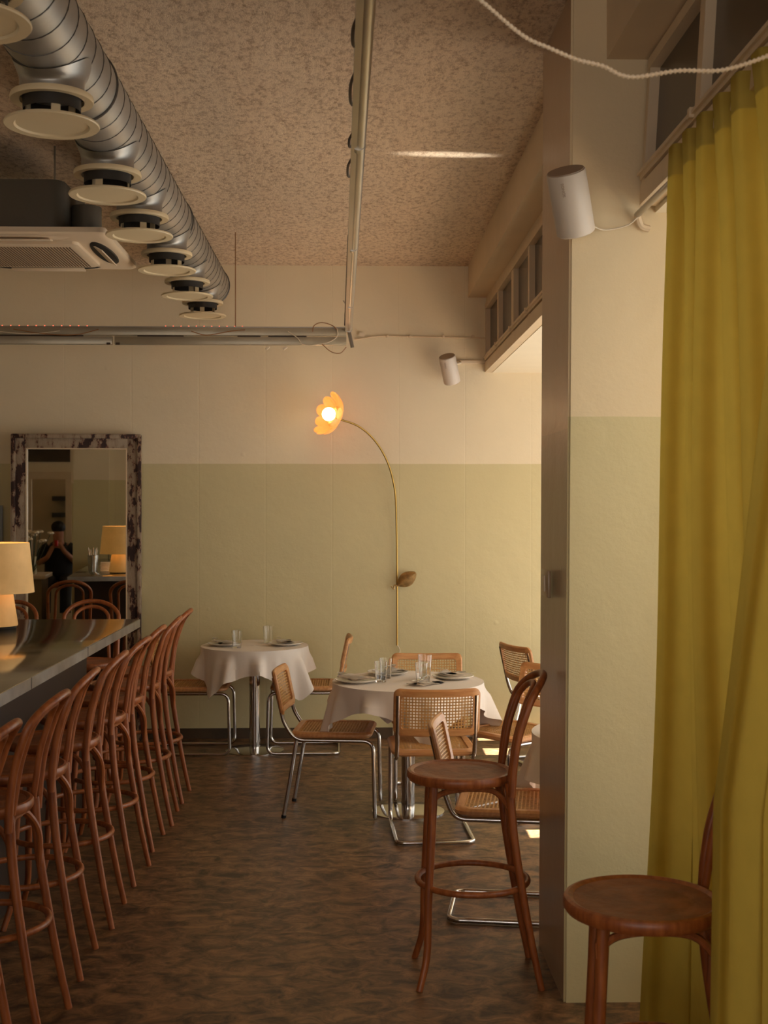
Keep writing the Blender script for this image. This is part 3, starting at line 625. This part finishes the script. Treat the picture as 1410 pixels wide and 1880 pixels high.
# ------------------------------------------------------------------ bentwood bar stool (faces +y)
def make_stool(label, group=None):
    t = thing('bar_stool', label, 'stool', (0, 0, 0), 0, group)
    bm = NB()
    prof = [(.001, .718), (.175, .718), (.19, .722), (.197, .732), (.197, .748), (.193, .755), (.184, .7575), (.178, .755), (.172, .7515)]
    lathe(bm, prof, cap=False, seg=64); obj('seat', bm, M['stool'], t)
    bm = NB(); lathe(bm, [(.176, .7515), (.13, .7505), (.122, .7485), (.112, .7495), (.001, .744)], cap=False, seg=64); obj('seat_panel', bm, M['seat_emboss'], t, label='embossed round seat panel')
    for s in (-1, 1):
        bm = NB(); tube(bm, spline([(s * .105, .105, .72), (s * .112, .115, .5), (s * .125, .125, .3), (s * .137, .131, .12), (s * .168, .160, .0)], 8), lambda q: .0168 - .0045 * q, 12); obj('leg', bm, M['stool'], t)
        bm = NB(); tube(bm, spline([(s * .14, -.165, .735), (s * .142, -.18, .55), (s * .148, -.205, .38), (s * .156, -.24, .18), (s * .165, -.277, .0)], 8), lambda q: .0168 - .0045 * q, 12); obj('leg', bm, M['stool'], t)
    def hoop(w0, w1, z0, y0, top, rad):
        L = []
        prof = [(y0, z0), (-.178, .80), (-.194, .90), (-.225, 1.0)]
        for i, (y, z) in enumerate(prof): 
            if z >= z0: L.append(Vector((w0 + (w1 - w0) * i / 3, y, z)))
        top -= .010; top_pts = []
        for k in range(1, 8):
            a = PI * k / 8; zz = 1.0 + (top - 1.0) * math.sin(a); yy = -.225 - (.3 * (zz - 1.0) + 4.2 * (zz - 1.0) ** 2)
            top_pts.append(Vector((w1 * math.cos(a), yy, zz)))
        R_ = [Vector((-v.x, v.y, v.z)) for v in L][::-1]
        bm = NB(); tube(bm, spline(L + top_pts + R_, 5), rad, 12); return bm
    obj('outer_hoop', hoop(.166, .173, .69, -.17, 1.118, .0138), M['stool'], t)
    obj('inner_hoop', hoop(.118, .108, .735, -.168, 1.085, .0112), M['stool'], t)
    bm = NB(); tube(bm, [(.203 * math.cos(2 * PI * k / 48), -.045 + .203 * math.sin(2 * PI * k / 48), .352) for k in range(48)], .0115, 10, True); obj('foot_ring', bm, M['stool'], t)
    for a, b_ in (((.112, .112, .64), (.142, -.185, .50)), ((-.112, .112, .64), (-.142, -.185, .50)), ((.11, .115, .64), (-.11, .115, .64)), ((-.135, -.185, .5), (.135, -.185, .5))):
        a = Vector(a); b_ = Vector(b_); d = b_ - a; up = Vector((0, 0, 1)); ins = Vector((-(a.x + b_.x) * .08, -(a.y + b_.y) * .08, 0))
        pts = [a, a + d * .05 + up * (.66 - a.z) + ins * .3, a + d * .22 + ins, a + d * .5 + ins, a + d * .8 + ins, a + d * .96, b_]
        zz = [a.z, a.z + .035, .695, .706, .695, .62 if b_.z < .6 else b_.z + .035, b_.z]
        for p_, z_ in zip(pts, zz): p_.z = z_
        bm = NB(); tube(bm, spline(pts, 6), .0105, 8); obj('brace', bm, M['stool'], t)
    return t
stool = make_stool('brown bentwood bar stool by the pillar, seat fully in view')
stool.location = (.398, 4.62, 0); stool.rotation_euler = (0, 0, PI / 2)
dup(stool, (.722, 3.1, 0), PI / 2 - .12, 'brown bentwood bar stool against the yellow curtain at the bottom right')
cy = [7.46, 6.94, 6.45, 5.89, 5.30, 4.74, 4.18, 3.60]
ordn = ['farthest in the bar row, nearest the back wall', 'second from the back wall in the bar row', 'third from the back wall in the bar row', 'fourth from the back wall in the bar row', 'fifth from the back wall in the bar row', 'sixth from the back wall in the bar row', 'seventh from the back wall in the bar row', 'nearest in the bar row, cut by the left edge']
for i, y in enumerate(cy):
    dup(stool, (-1.265 + .008 * math.sin(i * 2.3), y, 0), PI / 2 + .05 * math.sin(i * 1.7), 'brown bentwood bar stool, ' + ordn[i], 'bentwood stools along the room side of the bar')
dup(stool, (-1.66, 7.90, 0), PI + .1, 'brown bentwood bar stool at the far end of the counter before the mirror')
dup(stool, (-2.22, 7.85, 0), PI - .15, 'brown bentwood bar stool behind the lamp at the counter end')

# ------------------------------------------------------------------ cane chairs (face +y)
def cane_bm(w, h, nx, nz, th=.0016):
    bm = NB()
    for i in range(nx + 1):
        x = -w / 2 + w * i / nx
        box2(bm, (x - .0030, -th, -h / 2), (x + .0030, 0, h / 2))
    for j in range(nz + 1):
        z = -h / 2 + h * j / nz
        box2(bm, (-w / 2, 0, z - .0030), (w / 2, th, z + .0030))
    return bm
def rr_frame(bm, W0, H0, w, h, r, th):
    def ring(W_, H_, r_, y):
        out = []
        for cx, cz, a0 in ((W_ / 2 - r_, H_ / 2 - r_, 0), (-W_ / 2 + r_, H_ / 2 - r_, PI / 2), (-W_ / 2 + r_, -H_ / 2 + r_, PI), (W_ / 2 - r_, -H_ / 2 + r_, 3 * PI / 2)):
            for k in range(7):
                a = a0 + PI / 2 * k / 6; out.append(bm.verts.new((cx + r_ * math.cos(a), y, cz + r_ * math.sin(a))))
        return out
    e = th * .3
    R_ = [ring(W0 - 2 * e, H0 - 2 * e, r, -th / 2), ring(W0, H0, r, -th / 2 + e), ring(W0, H0, r, th / 2 - e), ring(W0 - 2 * e, H0 - 2 * e, r, th / 2), ring(w, h, r * .5, th / 2), ring(w, h, r * .5, -th / 2)]
    for a, b_ in zip(R_, R_[1:] + R_[:1]):
        for k in range(len(a)): bm.faces.new((a[k], a[(k + 1) % len(a)], b_[(k + 1) % len(b_)], b_[k]))
def make_cane(label, four_leg=False, group=None):
    t = thing('cane_chair', label, 'chair', (0, 0, 0), 0, group)
    # seat frame lies flat, cane inside
    X90 = Matrix.Rotation(PI / 2, 4, 'X')
    bm = NB(); rr_frame(bm, .44, .45, .36, .37, .06, .032)
    bmesh.ops.transform(bm, matrix=Matrix.Translation((0, 0, .462)) @ X90, verts=bm.verts[:]); s = obj('seat', bm, M['beech'], t)
    bm = cane_bm(.375, .365, 22, 22); bmesh.ops.transform(bm, matrix=Matrix.Translation((0, 0, .470)) @ X90, verts=bm.verts[:]); obj('seat_cane', bm, M['cane'], s, smooth=False)
    T = Matrix.Translation((0, -.285, .688)) @ Matrix.Rotation(.21, 4, 'X')
    def curve(bm):
        for v in bm.verts: v.co.y += -.10 * (.0 + (.23 ** 2 - v.co.x ** 2)) / .23 * 1.3 + .0
        bmesh.ops.transform(bm, matrix=T, verts=bm.verts[:])
    bm = NB(); rr_frame(bm, .44, .25, .365, .175, .035, .024); 
    bmesh.ops.subdivide_edges(bm, edges=[e for e in bm.edges if abs(e.verts[0].co.x - e.verts[1].co.x) > .2], cuts=10)
    curve(bm); b_ = obj('backrest', bm, M['beech'], t)
    bm = cane_bm(.375, .175, 24, 11)
    bmesh.ops.subdivide_edges(bm, edges=[e for e in bm.edges if abs(e.verts[0].co.x - e.verts[1].co.x) > .2], cuts=10)
    curve(bm); obj('back_cane', bm, M['cane'], b_, smooth=False)
    r = .0115; zt = .432
    if not four_leg:
        pts = []
        for s in (1, -1):
            side = [(s * .198, -.318, .775), (s * .198, -.262, .53), (s * .198, -.225, zt), (s * .198, .235, zt), (s * .198, .245, r + .002), (s * .198, -.25, r + .002)]
            pts.append(side)
        path = pts[0] + pts[1][::-1]
        path = fillet(path, [0, .03, .07, .06, .06, .05, .05, .06, .06, .07, .03, 0], 6)
        bm = NB(); tube(bm, path, r, 12); obj('tube_frame', bm, M['chrome'], t)
    else:
        bm = NB()
        for s in (1, -1):
            tube(bm, fillet([(s * .198, -.318, .775), (s * .198, -.262, .53), (s * .198, -.20, zt), (s * .198, .235, zt), (s * .198, .245, .01)], [0, .03, .07, .06, 0], 6), r, 12)
        tube(bm, [(-.198, -.12, zt), (.198, -.12, zt)], r * .8, 10)
        obj('tube_frame', bm, M['chrome'], t)
        for s in (1, -1):
            bm = NB(); tube(bm, [(s * .2, -.19, zt), (s * .198, -.262, .008)], r, 12); l = obj('leg', bm, M['chrome'], t)
            bm = NB(); tube(bm, [(s * .198, -.2605, .016), (s * .198, -.2632, 0)], r * 1.2, 10); obj('foot_cap', bm, M['black'], l)
    for s in (1, -1):
        for z_, y_ in ((.76, -.305), (.68, -.29)): bm = NB(); bmesh.ops.create_uvsphere(bm, u_segments=10, v_segments=6, radius=.012, matrix=Matrix.Translation((s * .198, y_ - .006, z_))); obj('frame_bolt', bm, M['chrome'], t)
    return t
c1 = make_cane('cane chair seen from behind in front of the larger round table')
c1.location = (.415, 6.62, 0); c1.rotation_euler = (0, 0, .04)
c2 = make_cane('cane chair with four straight chrome legs left of the larger round table', True)
c2.location = (-.10, 7.12, 0); c2.rotation_euler = (0, 0, -PI / 2 - .1)
dup(c1, (.455, 7.50, 0), PI - .03, 'cane chair behind the larger round table, only its back top showing')
dup(c1, (.90, 7.02, 0), 2.26, 'cane chair at the right side of the larger round table')
dup(c1, (1.37, 8.4, 0), -PI / 2 + .35, 'farthest cane chair by the bright window corner, tubes towards the room')
dup(c1, (.675, 5.34, 0), -PI / 2 - .16, 'cane chair half hidden behind the bar stool by the pillar')
dup(c1, (-1.09, 8.86, 0), -PI / 2, 'cane chair left of the small back table, its back hidden by bar stools')
dup(c1, (-.345, 8.88, 0), PI / 2, 'cane chair right of the small back table against the back wall')

# ------------------------------------------------------------------ tables
def make_table(label, loc, R, H, base_r=.205):
    t = thing('round_table', label, 'table', loc)
    bm = NB(); lathe(bm, [(R - .004, H - .035), (R, H - .03), (R, H - .009), (R - .003, H - .006)], seg=48); obj('tabletop', bm, M['beech'], t)
    bm = NB(); lathe(bm, [(.038, .012), (.038, H - .035)], seg=32); obj('pedestal', bm, M['chrome'], t)
    bm = NB(); lathe(bm, [(base_r, .0), (base_r, .006), (base_r - .02, .012), (.04, .02)], seg=56); obj('base_plate', bm, M['chrome'], t)
def make_cloth(label, loc, R, H, a, th0, seed):
    rnd = random.Random(seed); ph = [rnd.uniform(0, 6.28) for _ in range(6)]
    bm = NB(); NT = 200
    def f(u, v):
        th = 2 * PI * u; q = th - th0
        m = max(abs(math.cos(q)), abs(math.sin(q))); m = (m ** 6 + .35 * min(abs(math.cos(q)), abs(math.sin(q))) ** 6) ** (1 / 6)
        edge = a / m
        if v < .4: r = (R + .004) * (v / .4); return Vector((r * math.cos(th), r * math.sin(th), H + .0015 * math.sin(9 * r + 3 * th)))
        s = (edge - R) * (v - .4) / .6
        cr = max(0, math.cos(4 * (q - PI / 4)))      # 1 at the corners
        o = .10 + .10 * cr + .24 * math.sin(9 * th + ph[0]) + .16 * math.sin(14 * th + ph[1]) + .07 * math.sin(23 * th + ph[2])
        o = max(.0, min(.6, o)) * min(1, s / .10)
        twist = .10 * math.sin(5 * th + ph[3]) * s
        rr = R + .004 + o * s * .75
        z = H - math.sqrt(max(0, s * s - (o * s * .75) ** 2)) 
        if s < .02: z = H - s * s / .04
        else: z -= -.01 + 0
        return Vector((rr * math.cos(th + twist), rr * math.sin(th + twist), z))
    V = grid(bm, NT, 50, f, True); bmesh.ops.remove_doubles(bm, verts=bm.verts[:], dist=1e-5)
    o = obj('tablecloth', bm, M['cloth']); o.location = loc; tag(o, label, 'tablecloth')
    return o
TB = {'a': (-.69, 8.87), 'b': (.315, 7.08), 'c': (1.21, 5.42)}
make_table('small round table with chrome pedestal near the back wall', (*TB['a'], 0), .37, .742)
make_table('larger round table with chrome pedestal in the middle of the room', (*TB['b'], 0), .42, .738, .205)
make_table('round table mostly hidden behind the pillar', (*TB['c'], 0), .42, .742)
make_cloth('white cloth on the small round table by the back wall', (*TB['a'], 0), .374, .742, .55, .05, 3)
make_cloth('white cloth on the larger round table in the middle', (*TB['b'], 0), .424, .738, .56, 1.0, 8)
make_cloth('white cloth on the table mostly hidden behind the pillar', (*TB['c'], 0), .424, .742, .62, .15, 5)

def plate(label, loc, r=.125, rz=0):
    bm = NB(); lathe(bm, [(.07, .0), (.08, .003), (r, .017), (r, .020), (.085, .009), (.001, .006)], seg=48)
    o = obj('plate', bm, M['china']); o.location = loc; tag(o, label, 'plate'); return o
def napkin(label, loc, rz, w=.21, d=.12, h=.022, seed=1):
    bm = NB(); rnd = random.Random(seed); p = [rnd.uniform(0, 6) for _ in range(4)]
    for L in range(2):
        def f(u, v):
            x = (u - .5) * w * (1 - .12 * L) + .012 * L; y = (v - .5) * d * (1 - .16 * L)
            z = .002 + L * .007 + .004 * math.sin(4 * u + p[0] + L) * math.sin(3 * v + p[1]) + .05 * max(0, abs(u - .5) - .25) ** 1.5 * (1 + math.sin(3 * v + p[2]))
            return Vector((x + .006 * math.sin(4 * v + L), y + .006 * math.sin(5 * u), max(.001 + L * .006, z)))
        grid(bm, 16, 10, f)
    bmesh.ops.solidify(bm, geom=bm.faces[:], thickness=.003)
    o = obj('napkin', bm, M['napkin']); o.location = loc; o.rotation_euler = (0, 0, rz); tag(o, label, 'napkin'); return o
def make_spoon():
    bm = NB()
    def bowl(u, v):
        a = 2 * PI * u; r = v
        return Vector((.021 * r * math.cos(a), .085 + .032 * r * math.sin(a), .004 + .008 * r * r))
    grid(bm, 20, 4, bowl, True)
    n = 10
    def handle(u, v):
        y = .055 - .15 * u; w_ = .0035 + .004 * u
        return Vector(((v - .5) * 2 * w_, y, .012 - .006 * math.cos(u * 3)))
    grid(bm, 10, 3, handle); bmesh.ops.solidify(bm, geom=bm.faces[:], thickness=.0018)
    return bm
def make_fork():
    bm = NB()
    def handle(u, v):
        y = .05 - .15 * u; w_ = .0035 + .004 * u
        return Vector(((v - .5) * 2 * w_, y, .010 - .006 * math.cos(u * 3)))
    grid(bm, 10, 3, handle)
    grid(bm, 4, 3, lambda u, v: Vector(((v - .5) * 2 * (.004 + .008 * math.sin(u * PI / 2)), .05 + .022 * u, .004)))
    for k in range(4): grid(bm, 4, 1, lambda u, v: Vector((-.0115 + .0068 * k + .0028 * v, .07 + .042 * u, .004 + .006 * u * u)))
    bmesh.ops.solidify(bm, geom=bm.faces[:], thickness=.0018); return bm
SP = None; FK = None
def cutlery(kind, label, loc, rz, tilt=0):
    global SP, FK
    if kind == 'spoon':
        if SP is None: o = obj('spoon', make_spoon(), M['cutlery']); SP = o
        else: o = SP.copy(); COL.objects.link(o)
    else:
        if FK is None: o = obj('fork', make_fork(), M['cutlery']); FK = o
        else: o = FK.copy(); COL.objects.link(o)
    o.location = loc; o.rotation_euler = (tilt, 0, rz); tag(o, label, kind)
GL = None
def glass(label, loc, h=.115, r=.037, filled=False):
    bm = NB(); lathe(bm, [(r * .78, 0), (r * .80, .004), (r, h), (r - .0022, h), (r * .80 - .002, .010), (.001, .009)], seg=32, cap=False)
    bm.faces.new([v for v in bm.verts if v.co.z < 1e-6][:32]) if False else None
    o = obj('drinking_glass', bm, M['glass'], mods=None); o.location = loc; tag(o, label, 'glass'); return o
ZB = .7405
X, Y = TB['b']
def setting(tbl, z, ang, rad, where, spoon_dx=0, seed=1, withplate=True):
    cx, cy_ = TB[tbl]; x = cx + rad * math.sin(ang); y = cy_ - rad * math.cos(ang)
    if withplate: plate('round white plate ' + where, (x, y, z), .12)
    zz = z + (.018 if withplate else .002)
    napkin('folded white napkin ' + where, (x, y, zz), ang + .4, seed=seed)
    cutlery('fork', 'steel fork lying on the napkin ' + where, (x + .02, y - .01, zz + .013), ang + 1.0 + PI / 2)
    cutlery('spoon', 'steel spoon lying on the napkin ' + where, (x - .02, y + .02, zz + .014), ang + .6 + PI / 2)
setting('b', ZB, -1.35, .30, 'at the left place of the larger table', seed=2)
setting('b', ZB, -2.75, .28, 'at the back left place of the larger table', seed=3)
setting('b', ZB, 1.85, .27, 'at the right place of the larger table', seed=4)
setting('b', ZB, .55, .17, 'at the front place of the larger table', seed=5, withplate=False)
setting('a', ZB + .004, -1.45, .21, 'at the left place of the small back table', seed=6)
setting('a', ZB + .004, 1.5, .22, 'at the right place of the small back table', seed=7)
setting('c', ZB + .004, -1.2, .30, 'on the table mostly hidden behind the pillar', seed=8)
glass('clear tumbler before the left back napkin on the larger table, the nearer one', (X - .155, Y - .06, ZB))
glass('clear tumbler among the left back napkins on the larger table, the farther one', (X - .125, Y + .085, ZB))
glass('tall clear tumbler right of centre on the larger table', (X + .10, Y + .09, ZB), .135, .04)
glass('short clear tumbler in front of the tall one on the larger table', (X + .075, Y - .0, ZB), .10, .036)
glass('clear tumbler at the left plate of the small back table', (TB['a'][0] - .11, 8.70, ZB + .004), .118)
glass('clear tumbler at the right plate of the small back table', (TB['a'][0] + .085, 9.02, ZB + .004), .118)

# ------------------------------------------------------------------ things on the bar
def lamp(label, loc):
    t = thing('table_lamp', label, 'lamp', loc)
    bm = NB(); lathe(bm, [(.107, .012), (.108, .02), (.082, .19), (.078, .2)], seg=48); obj('base', bm, M['shade'], t)
    bm = NB(); lathe(bm, [(.10, 0), (.102, .012)], seg=40); obj('foot', bm, M['black'], t)
    bm = NB(); lathe(bm, [(.192, .185), (.166, .445), (.163, .445), (.189, .185)], seg=64, cap=False); s = obj('lamp_shade', bm, M['shade'], t)
    bm = NB(); tube(bm, [(.02, -.188, .21), (.02, -.191, .185)], .0015, 5); bmesh.ops.create_icosphere(bm, subdivisions=2, radius=.005, matrix=Matrix.Translation((.02, -.19, .188))); obj('pull_switch', bm, M['black'], t)
    bm = NB(); bmesh.ops.create_uvsphere(bm, u_segments=16, v_segments=10, radius=.03, matrix=Matrix.Translation((0, 0, .3))); obj('bulb', bm, M['bulb'], t)
    light('lamp_bulb', 'POINT', (loc[0], loc[1], loc[2] + .36), (0, 0, 0), 2.0, (1, .62, .28), shadow_soft_size=.04)
lamp('glowing parchment table lamp with a cream base on the bar at the left edge', (-1.86, 6.60, 1.09))
t = thing('steel_cup', 'steel cup full of straws on the bar, reflected in the mirror', 'cup', (-2.14, 6.3, 1.09))
bm = NB(); lathe(bm, [(.04, 0), (.05, .16), (.048, .16), (.038, .005)], seg=32); obj('cup', bm, M['steel'], t)
for k in range(9):
    bm = NB(); a = 2 * PI * k / 9; tube(bm, [(.015 * math.cos(a), .015 * math.sin(a), .02), (.045 * math.cos(a), .045 * math.sin(a), .215 + .01 * (k % 3))], .004, 6); obj('straw', bm, M['chrome'], t)
bm = NB()
for k in range(7): bx(bm, (0, 0, .008 + k * .013), (.16, .12, .011), Matrix.Rotation(.06 * math.sin(k * 2), 3, 'Z'), bev=.003)
o = obj('napkin_stack', bm, M['napkin']); o.location = (-1.99, 6.25, 1.09); tag(o, 'stack of white napkins beside the steel cup on the bar', 'napkins')
t = thing('flower_vase', 'glass vase of cream flowers on the rear counter seen in the mirror', 'vase', (-2.8, 5.5, 1.03))
bm = NB(); lathe(bm, [(.04, 0), (.045, .02), (.03, .12), (.038, .18)], seg=24, cap=False); obj('vase', bm, M['glass'], t)
for k in range(14):
    a = 2.4 * k; r = .02 + .012 * k; z = .42 - .004 * k + .05 * math.sin(k * 3); p_ = Vector((r * math.cos(a), r * math.sin(a), z))
    bm = NB(); tube(bm, [(0, 0, .02), (p_.x * .5, p_.y * .5, .2), p_], .003, 5); s = obj('flower_stem', bm, M['leaf'], t)
    bm = NB()
    for j in range(7):
        b2 = 2 * PI * j / 7; bmesh.ops.create_icosphere(bm, subdivisions=2, radius=.018, matrix=Matrix.Translation(p_ + Vector((.018 * math.cos(b2), .018 * math.sin(b2), .004 * (j % 2)))) @ Matrix.Diagonal((1, 1, .7, 1)))
    obj('blossom', bm, M['flower'], s)
# rear work counter behind which the person sits
t = thing('rear_counter', 'pale work counter beyond the bar, seen only in the mirror', 'counter', (-3.0, 5.4, 0))
bm = NB(); box2(bm, (-.5, -.3, .99), (.35, .35, 1.03), .004); obj('worktop', bm, M['trim'], t)
bm = NB(); box2(bm, (-.46, -.26, 0), (.31, .31, .99)); obj('body', bm, M['rear_room'], t)

# ------------------------------------------------------------------ person seen in the mirror
def skin_mesh(name, verts, edges, radii, m, parent, sub=2):
    me = bpy.data.meshes.new(name); me.from_pydata(verts, edges, []); me.materials.append(m)
    o = bpy.data.objects.new(name, me); COL.objects.link(o)
    md = o.modifiers.new('skin', 'SKIN'); md.use_smooth_shade = True
    sv = me.skin_vertices[0].data
    for i, r in enumerate(radii): sv[i].radius = (r, r) if not isinstance(r, tuple) else r
    sv[0].use_root = True
    o.modifiers.new('sub', 'SUBSURF').levels = sub; o.modifiers['sub'].render_levels = sub
    if parent: o.parent = parent
    return o
t = thing('person', 'person in a black top with hands raised to the face, reflected in the mirror', 'person', (-2.98, 1.35, -.08))
V = [(0, 0, .80), (0, 0, .95), (0, .01, 1.12), (0, .02, 1.24), (0, .03, 1.32), (0, .06, 1.41), (0, .07, 1.50),
     (.17, .02, 1.24), (.25, .10, 1.03), (.10, .27, 1.20), (.03, .26, 1.32),
     (-.17, .02, 1.24), (-.27, .08, 1.03), (-.12, .28, 1.12), (-.04, .27, 1.28),
     (.1, .05, .78), (.13, .38, .80), (.13, .42, .42), (.13, .48, .36), (-.1, .05, .78), (-.13, .38, .80), (-.13, .42, .42), (-.13, .48, .36)]
E = [(0, 1), (1, 2), (2, 3), (3, 4), (4, 5), (5, 6), (3, 7), (7, 8), (8, 9), (9, 10), (3, 11), (11, 12), (12, 13), (13, 14), (0, 15), (15, 16), (16, 17), (17, 18), (0, 19), (19, 20), (20, 21), (21, 22)]
Rr = [(.16, .11), (.14, .10), (.16, .11), (.13, .085), .055, .078, .085, .06, .043, .032, .03, .06, .043, .032, .03, .085, .07, .05, .04, .085, .07, .05, .04]
body = skin_mesh('body', V, E, Rr, M['skin'], t)
bm = NB(); lathe(bm, [(.15, 0), (.19, .05), (.185, .25), (.20, .38), (.185, .46), (.08, .52)], (0, 0, .80), 28, cap=False)
for v in bm.verts: v.co.y *= .72
obj('shirt', bm, M['shirt'], t)
for s in (1, -1):
    bm = NB(); tube(bm, spline([(s * .12, .02, 1.25), (s * .19, .03, 1.2), (s * .245, .08, 1.05)], 6), lambda q: .078 - .01 * q, 12); obj('sleeve', bm, M['shirt'], t)
for s in (1, -1):
    bm = NB(); tube(bm, fillet([(s * .1, .03, .80), (s * .13, .38, .80), (s * .13, .43, .40)], .1, 5), lambda q: .098 - .025 * q, 14); obj('trouser_leg', bm, M['shirt'], t)
bm = NB(); bmesh.ops.create_uvsphere(bm, u_segments=24, v_segments=16, radius=.1, matrix=Matrix.Translation((0, .05, 1.52)) @ Matrix.Diagonal((.95, 1.05, .85, 1)))
obj('hair', bm, M['hair'], t)
for s in (1, -1):
    for k in range(4):
        bm = NB(); x = s * (.03 + .012); tube(bm, spline([(x, .27, 1.30 - .018 * k), (x - s * .02, .295, 1.31 - .018 * k), (x - s * .045, .285, 1.31 - .018 * k)], 4), .008, 8); obj('finger', bm, M['skin'], t)
bm = NB(); lathe(bm, [(.022, 0), (.026, .08)], (0, .30, 1.27), 20); o = obj('red_drink', bm, M['red_glow']); o.location = (-2.98, 1.35, -.08); tag(o, 'small red drink held by the person in the mirror', 'drink')

# ------------------------------------------------------------------ curtain
def interp(tab, u):
    for (a, *p), (b_, *q) in zip(tab, tab[1:]):
        if u <= b_:
            s = (u - a) / (b_ - a); s = s * s * (3 - 2 * s) * .5 + s * .5
            return [x + (y - x) * s for x, y in zip(p, q)]
    return list(tab[-1][1:])
BOT = [(0, .955, 3.90), (.1, 1.0, 3.72), (.2, 1.09, 3.52), (.32, 1.16, 3.26), (.42, 1.15, 3.02), (.5, 1.02, 2.86), (.57, .86, 2.78), (.64, .80, 2.70), (.74, .86, 2.46), (.86, .95, 2.15), (1, 1.0, 1.8)]
ZT, ZBt = 2.815, .015
def cur(u, v):   # v 0 bottom, 1 top
    z = ZBt + (ZT - ZBt) * v
    tx, ty = .99, 3.80 - 2.05 * u
    bxx, byy = interp(BOT, u)
    k_ = max(0, min(1, (u - .3) / .2)); w = (1 - k_) * (1 - v) ** 1.4 + k_ * min(1, (1 - v) / .62) ** .9
    x = tx + (bxx - tx) * w; y = ty + (byy - ty) * w
    ph = 2 * PI * u * 13 + .5 * math.sin(7 * u + 2 * (1 - v))
    amp = .030 + .012 * w * math.sin(5 * u + 1)
    sq = math.tanh(2.2 * math.sin(ph)) if v > .93 else (math.sin(ph) * .85 + math.tanh(2.2 * math.sin(ph)) * .15)
    lo = (1 - v) ** .7
    sq = sq * (1 - .6 * lo) + 1.25 * lo * math.sin(ph / 2 + .6)
    x -= amp * sq; y += .022 * math.sin(2 * ph) * (.4 + .6 * w) + .012 * w * math.sin(3 * u * 9 + 4 * v)
    x += .012 * math.sin(9 * u + 5 * v) * math.sin(PI * v)
    return Vector((x, y, z))
bm = NB(); grid(bm, 420, 60, cur)
for f in bm.faces:
    c = f.calc_center_median()
    if c.z > ZT - .095: f.material_index = 1
o = obj('curtain', bm, [M['curtain'], M['curtain_hem']]); tag(o, 'long yellow green curtain hanging in folds at the right edge', 'curtain')
# ------------------------------------------------------------------ repeats share a group
GR = {'cane_chair': 'cane chairs around the dining tables', 'round_table': 'round dining tables', 'tablecloth': 'white cloths on the round tables',
      'plate': 'white plates on the round tables', 'napkin': 'folded napkins on the round tables', 'fork': 'forks on the napkins', 'spoon': 'spoons on the napkins',
      'drinking_glass': 'clear tumblers on the round tables', 'wall_speaker': 'white cylindrical speakers', 'bar_stool': 'bentwood stools away from the row'}
for o in S.objects:
    k = o.name.split('.')[0]
    if o.parent is None and k in GR and (not o.get('group') or (k == 'bar_stool' and 'row' not in o['label'])): o['group'] = GR[k]
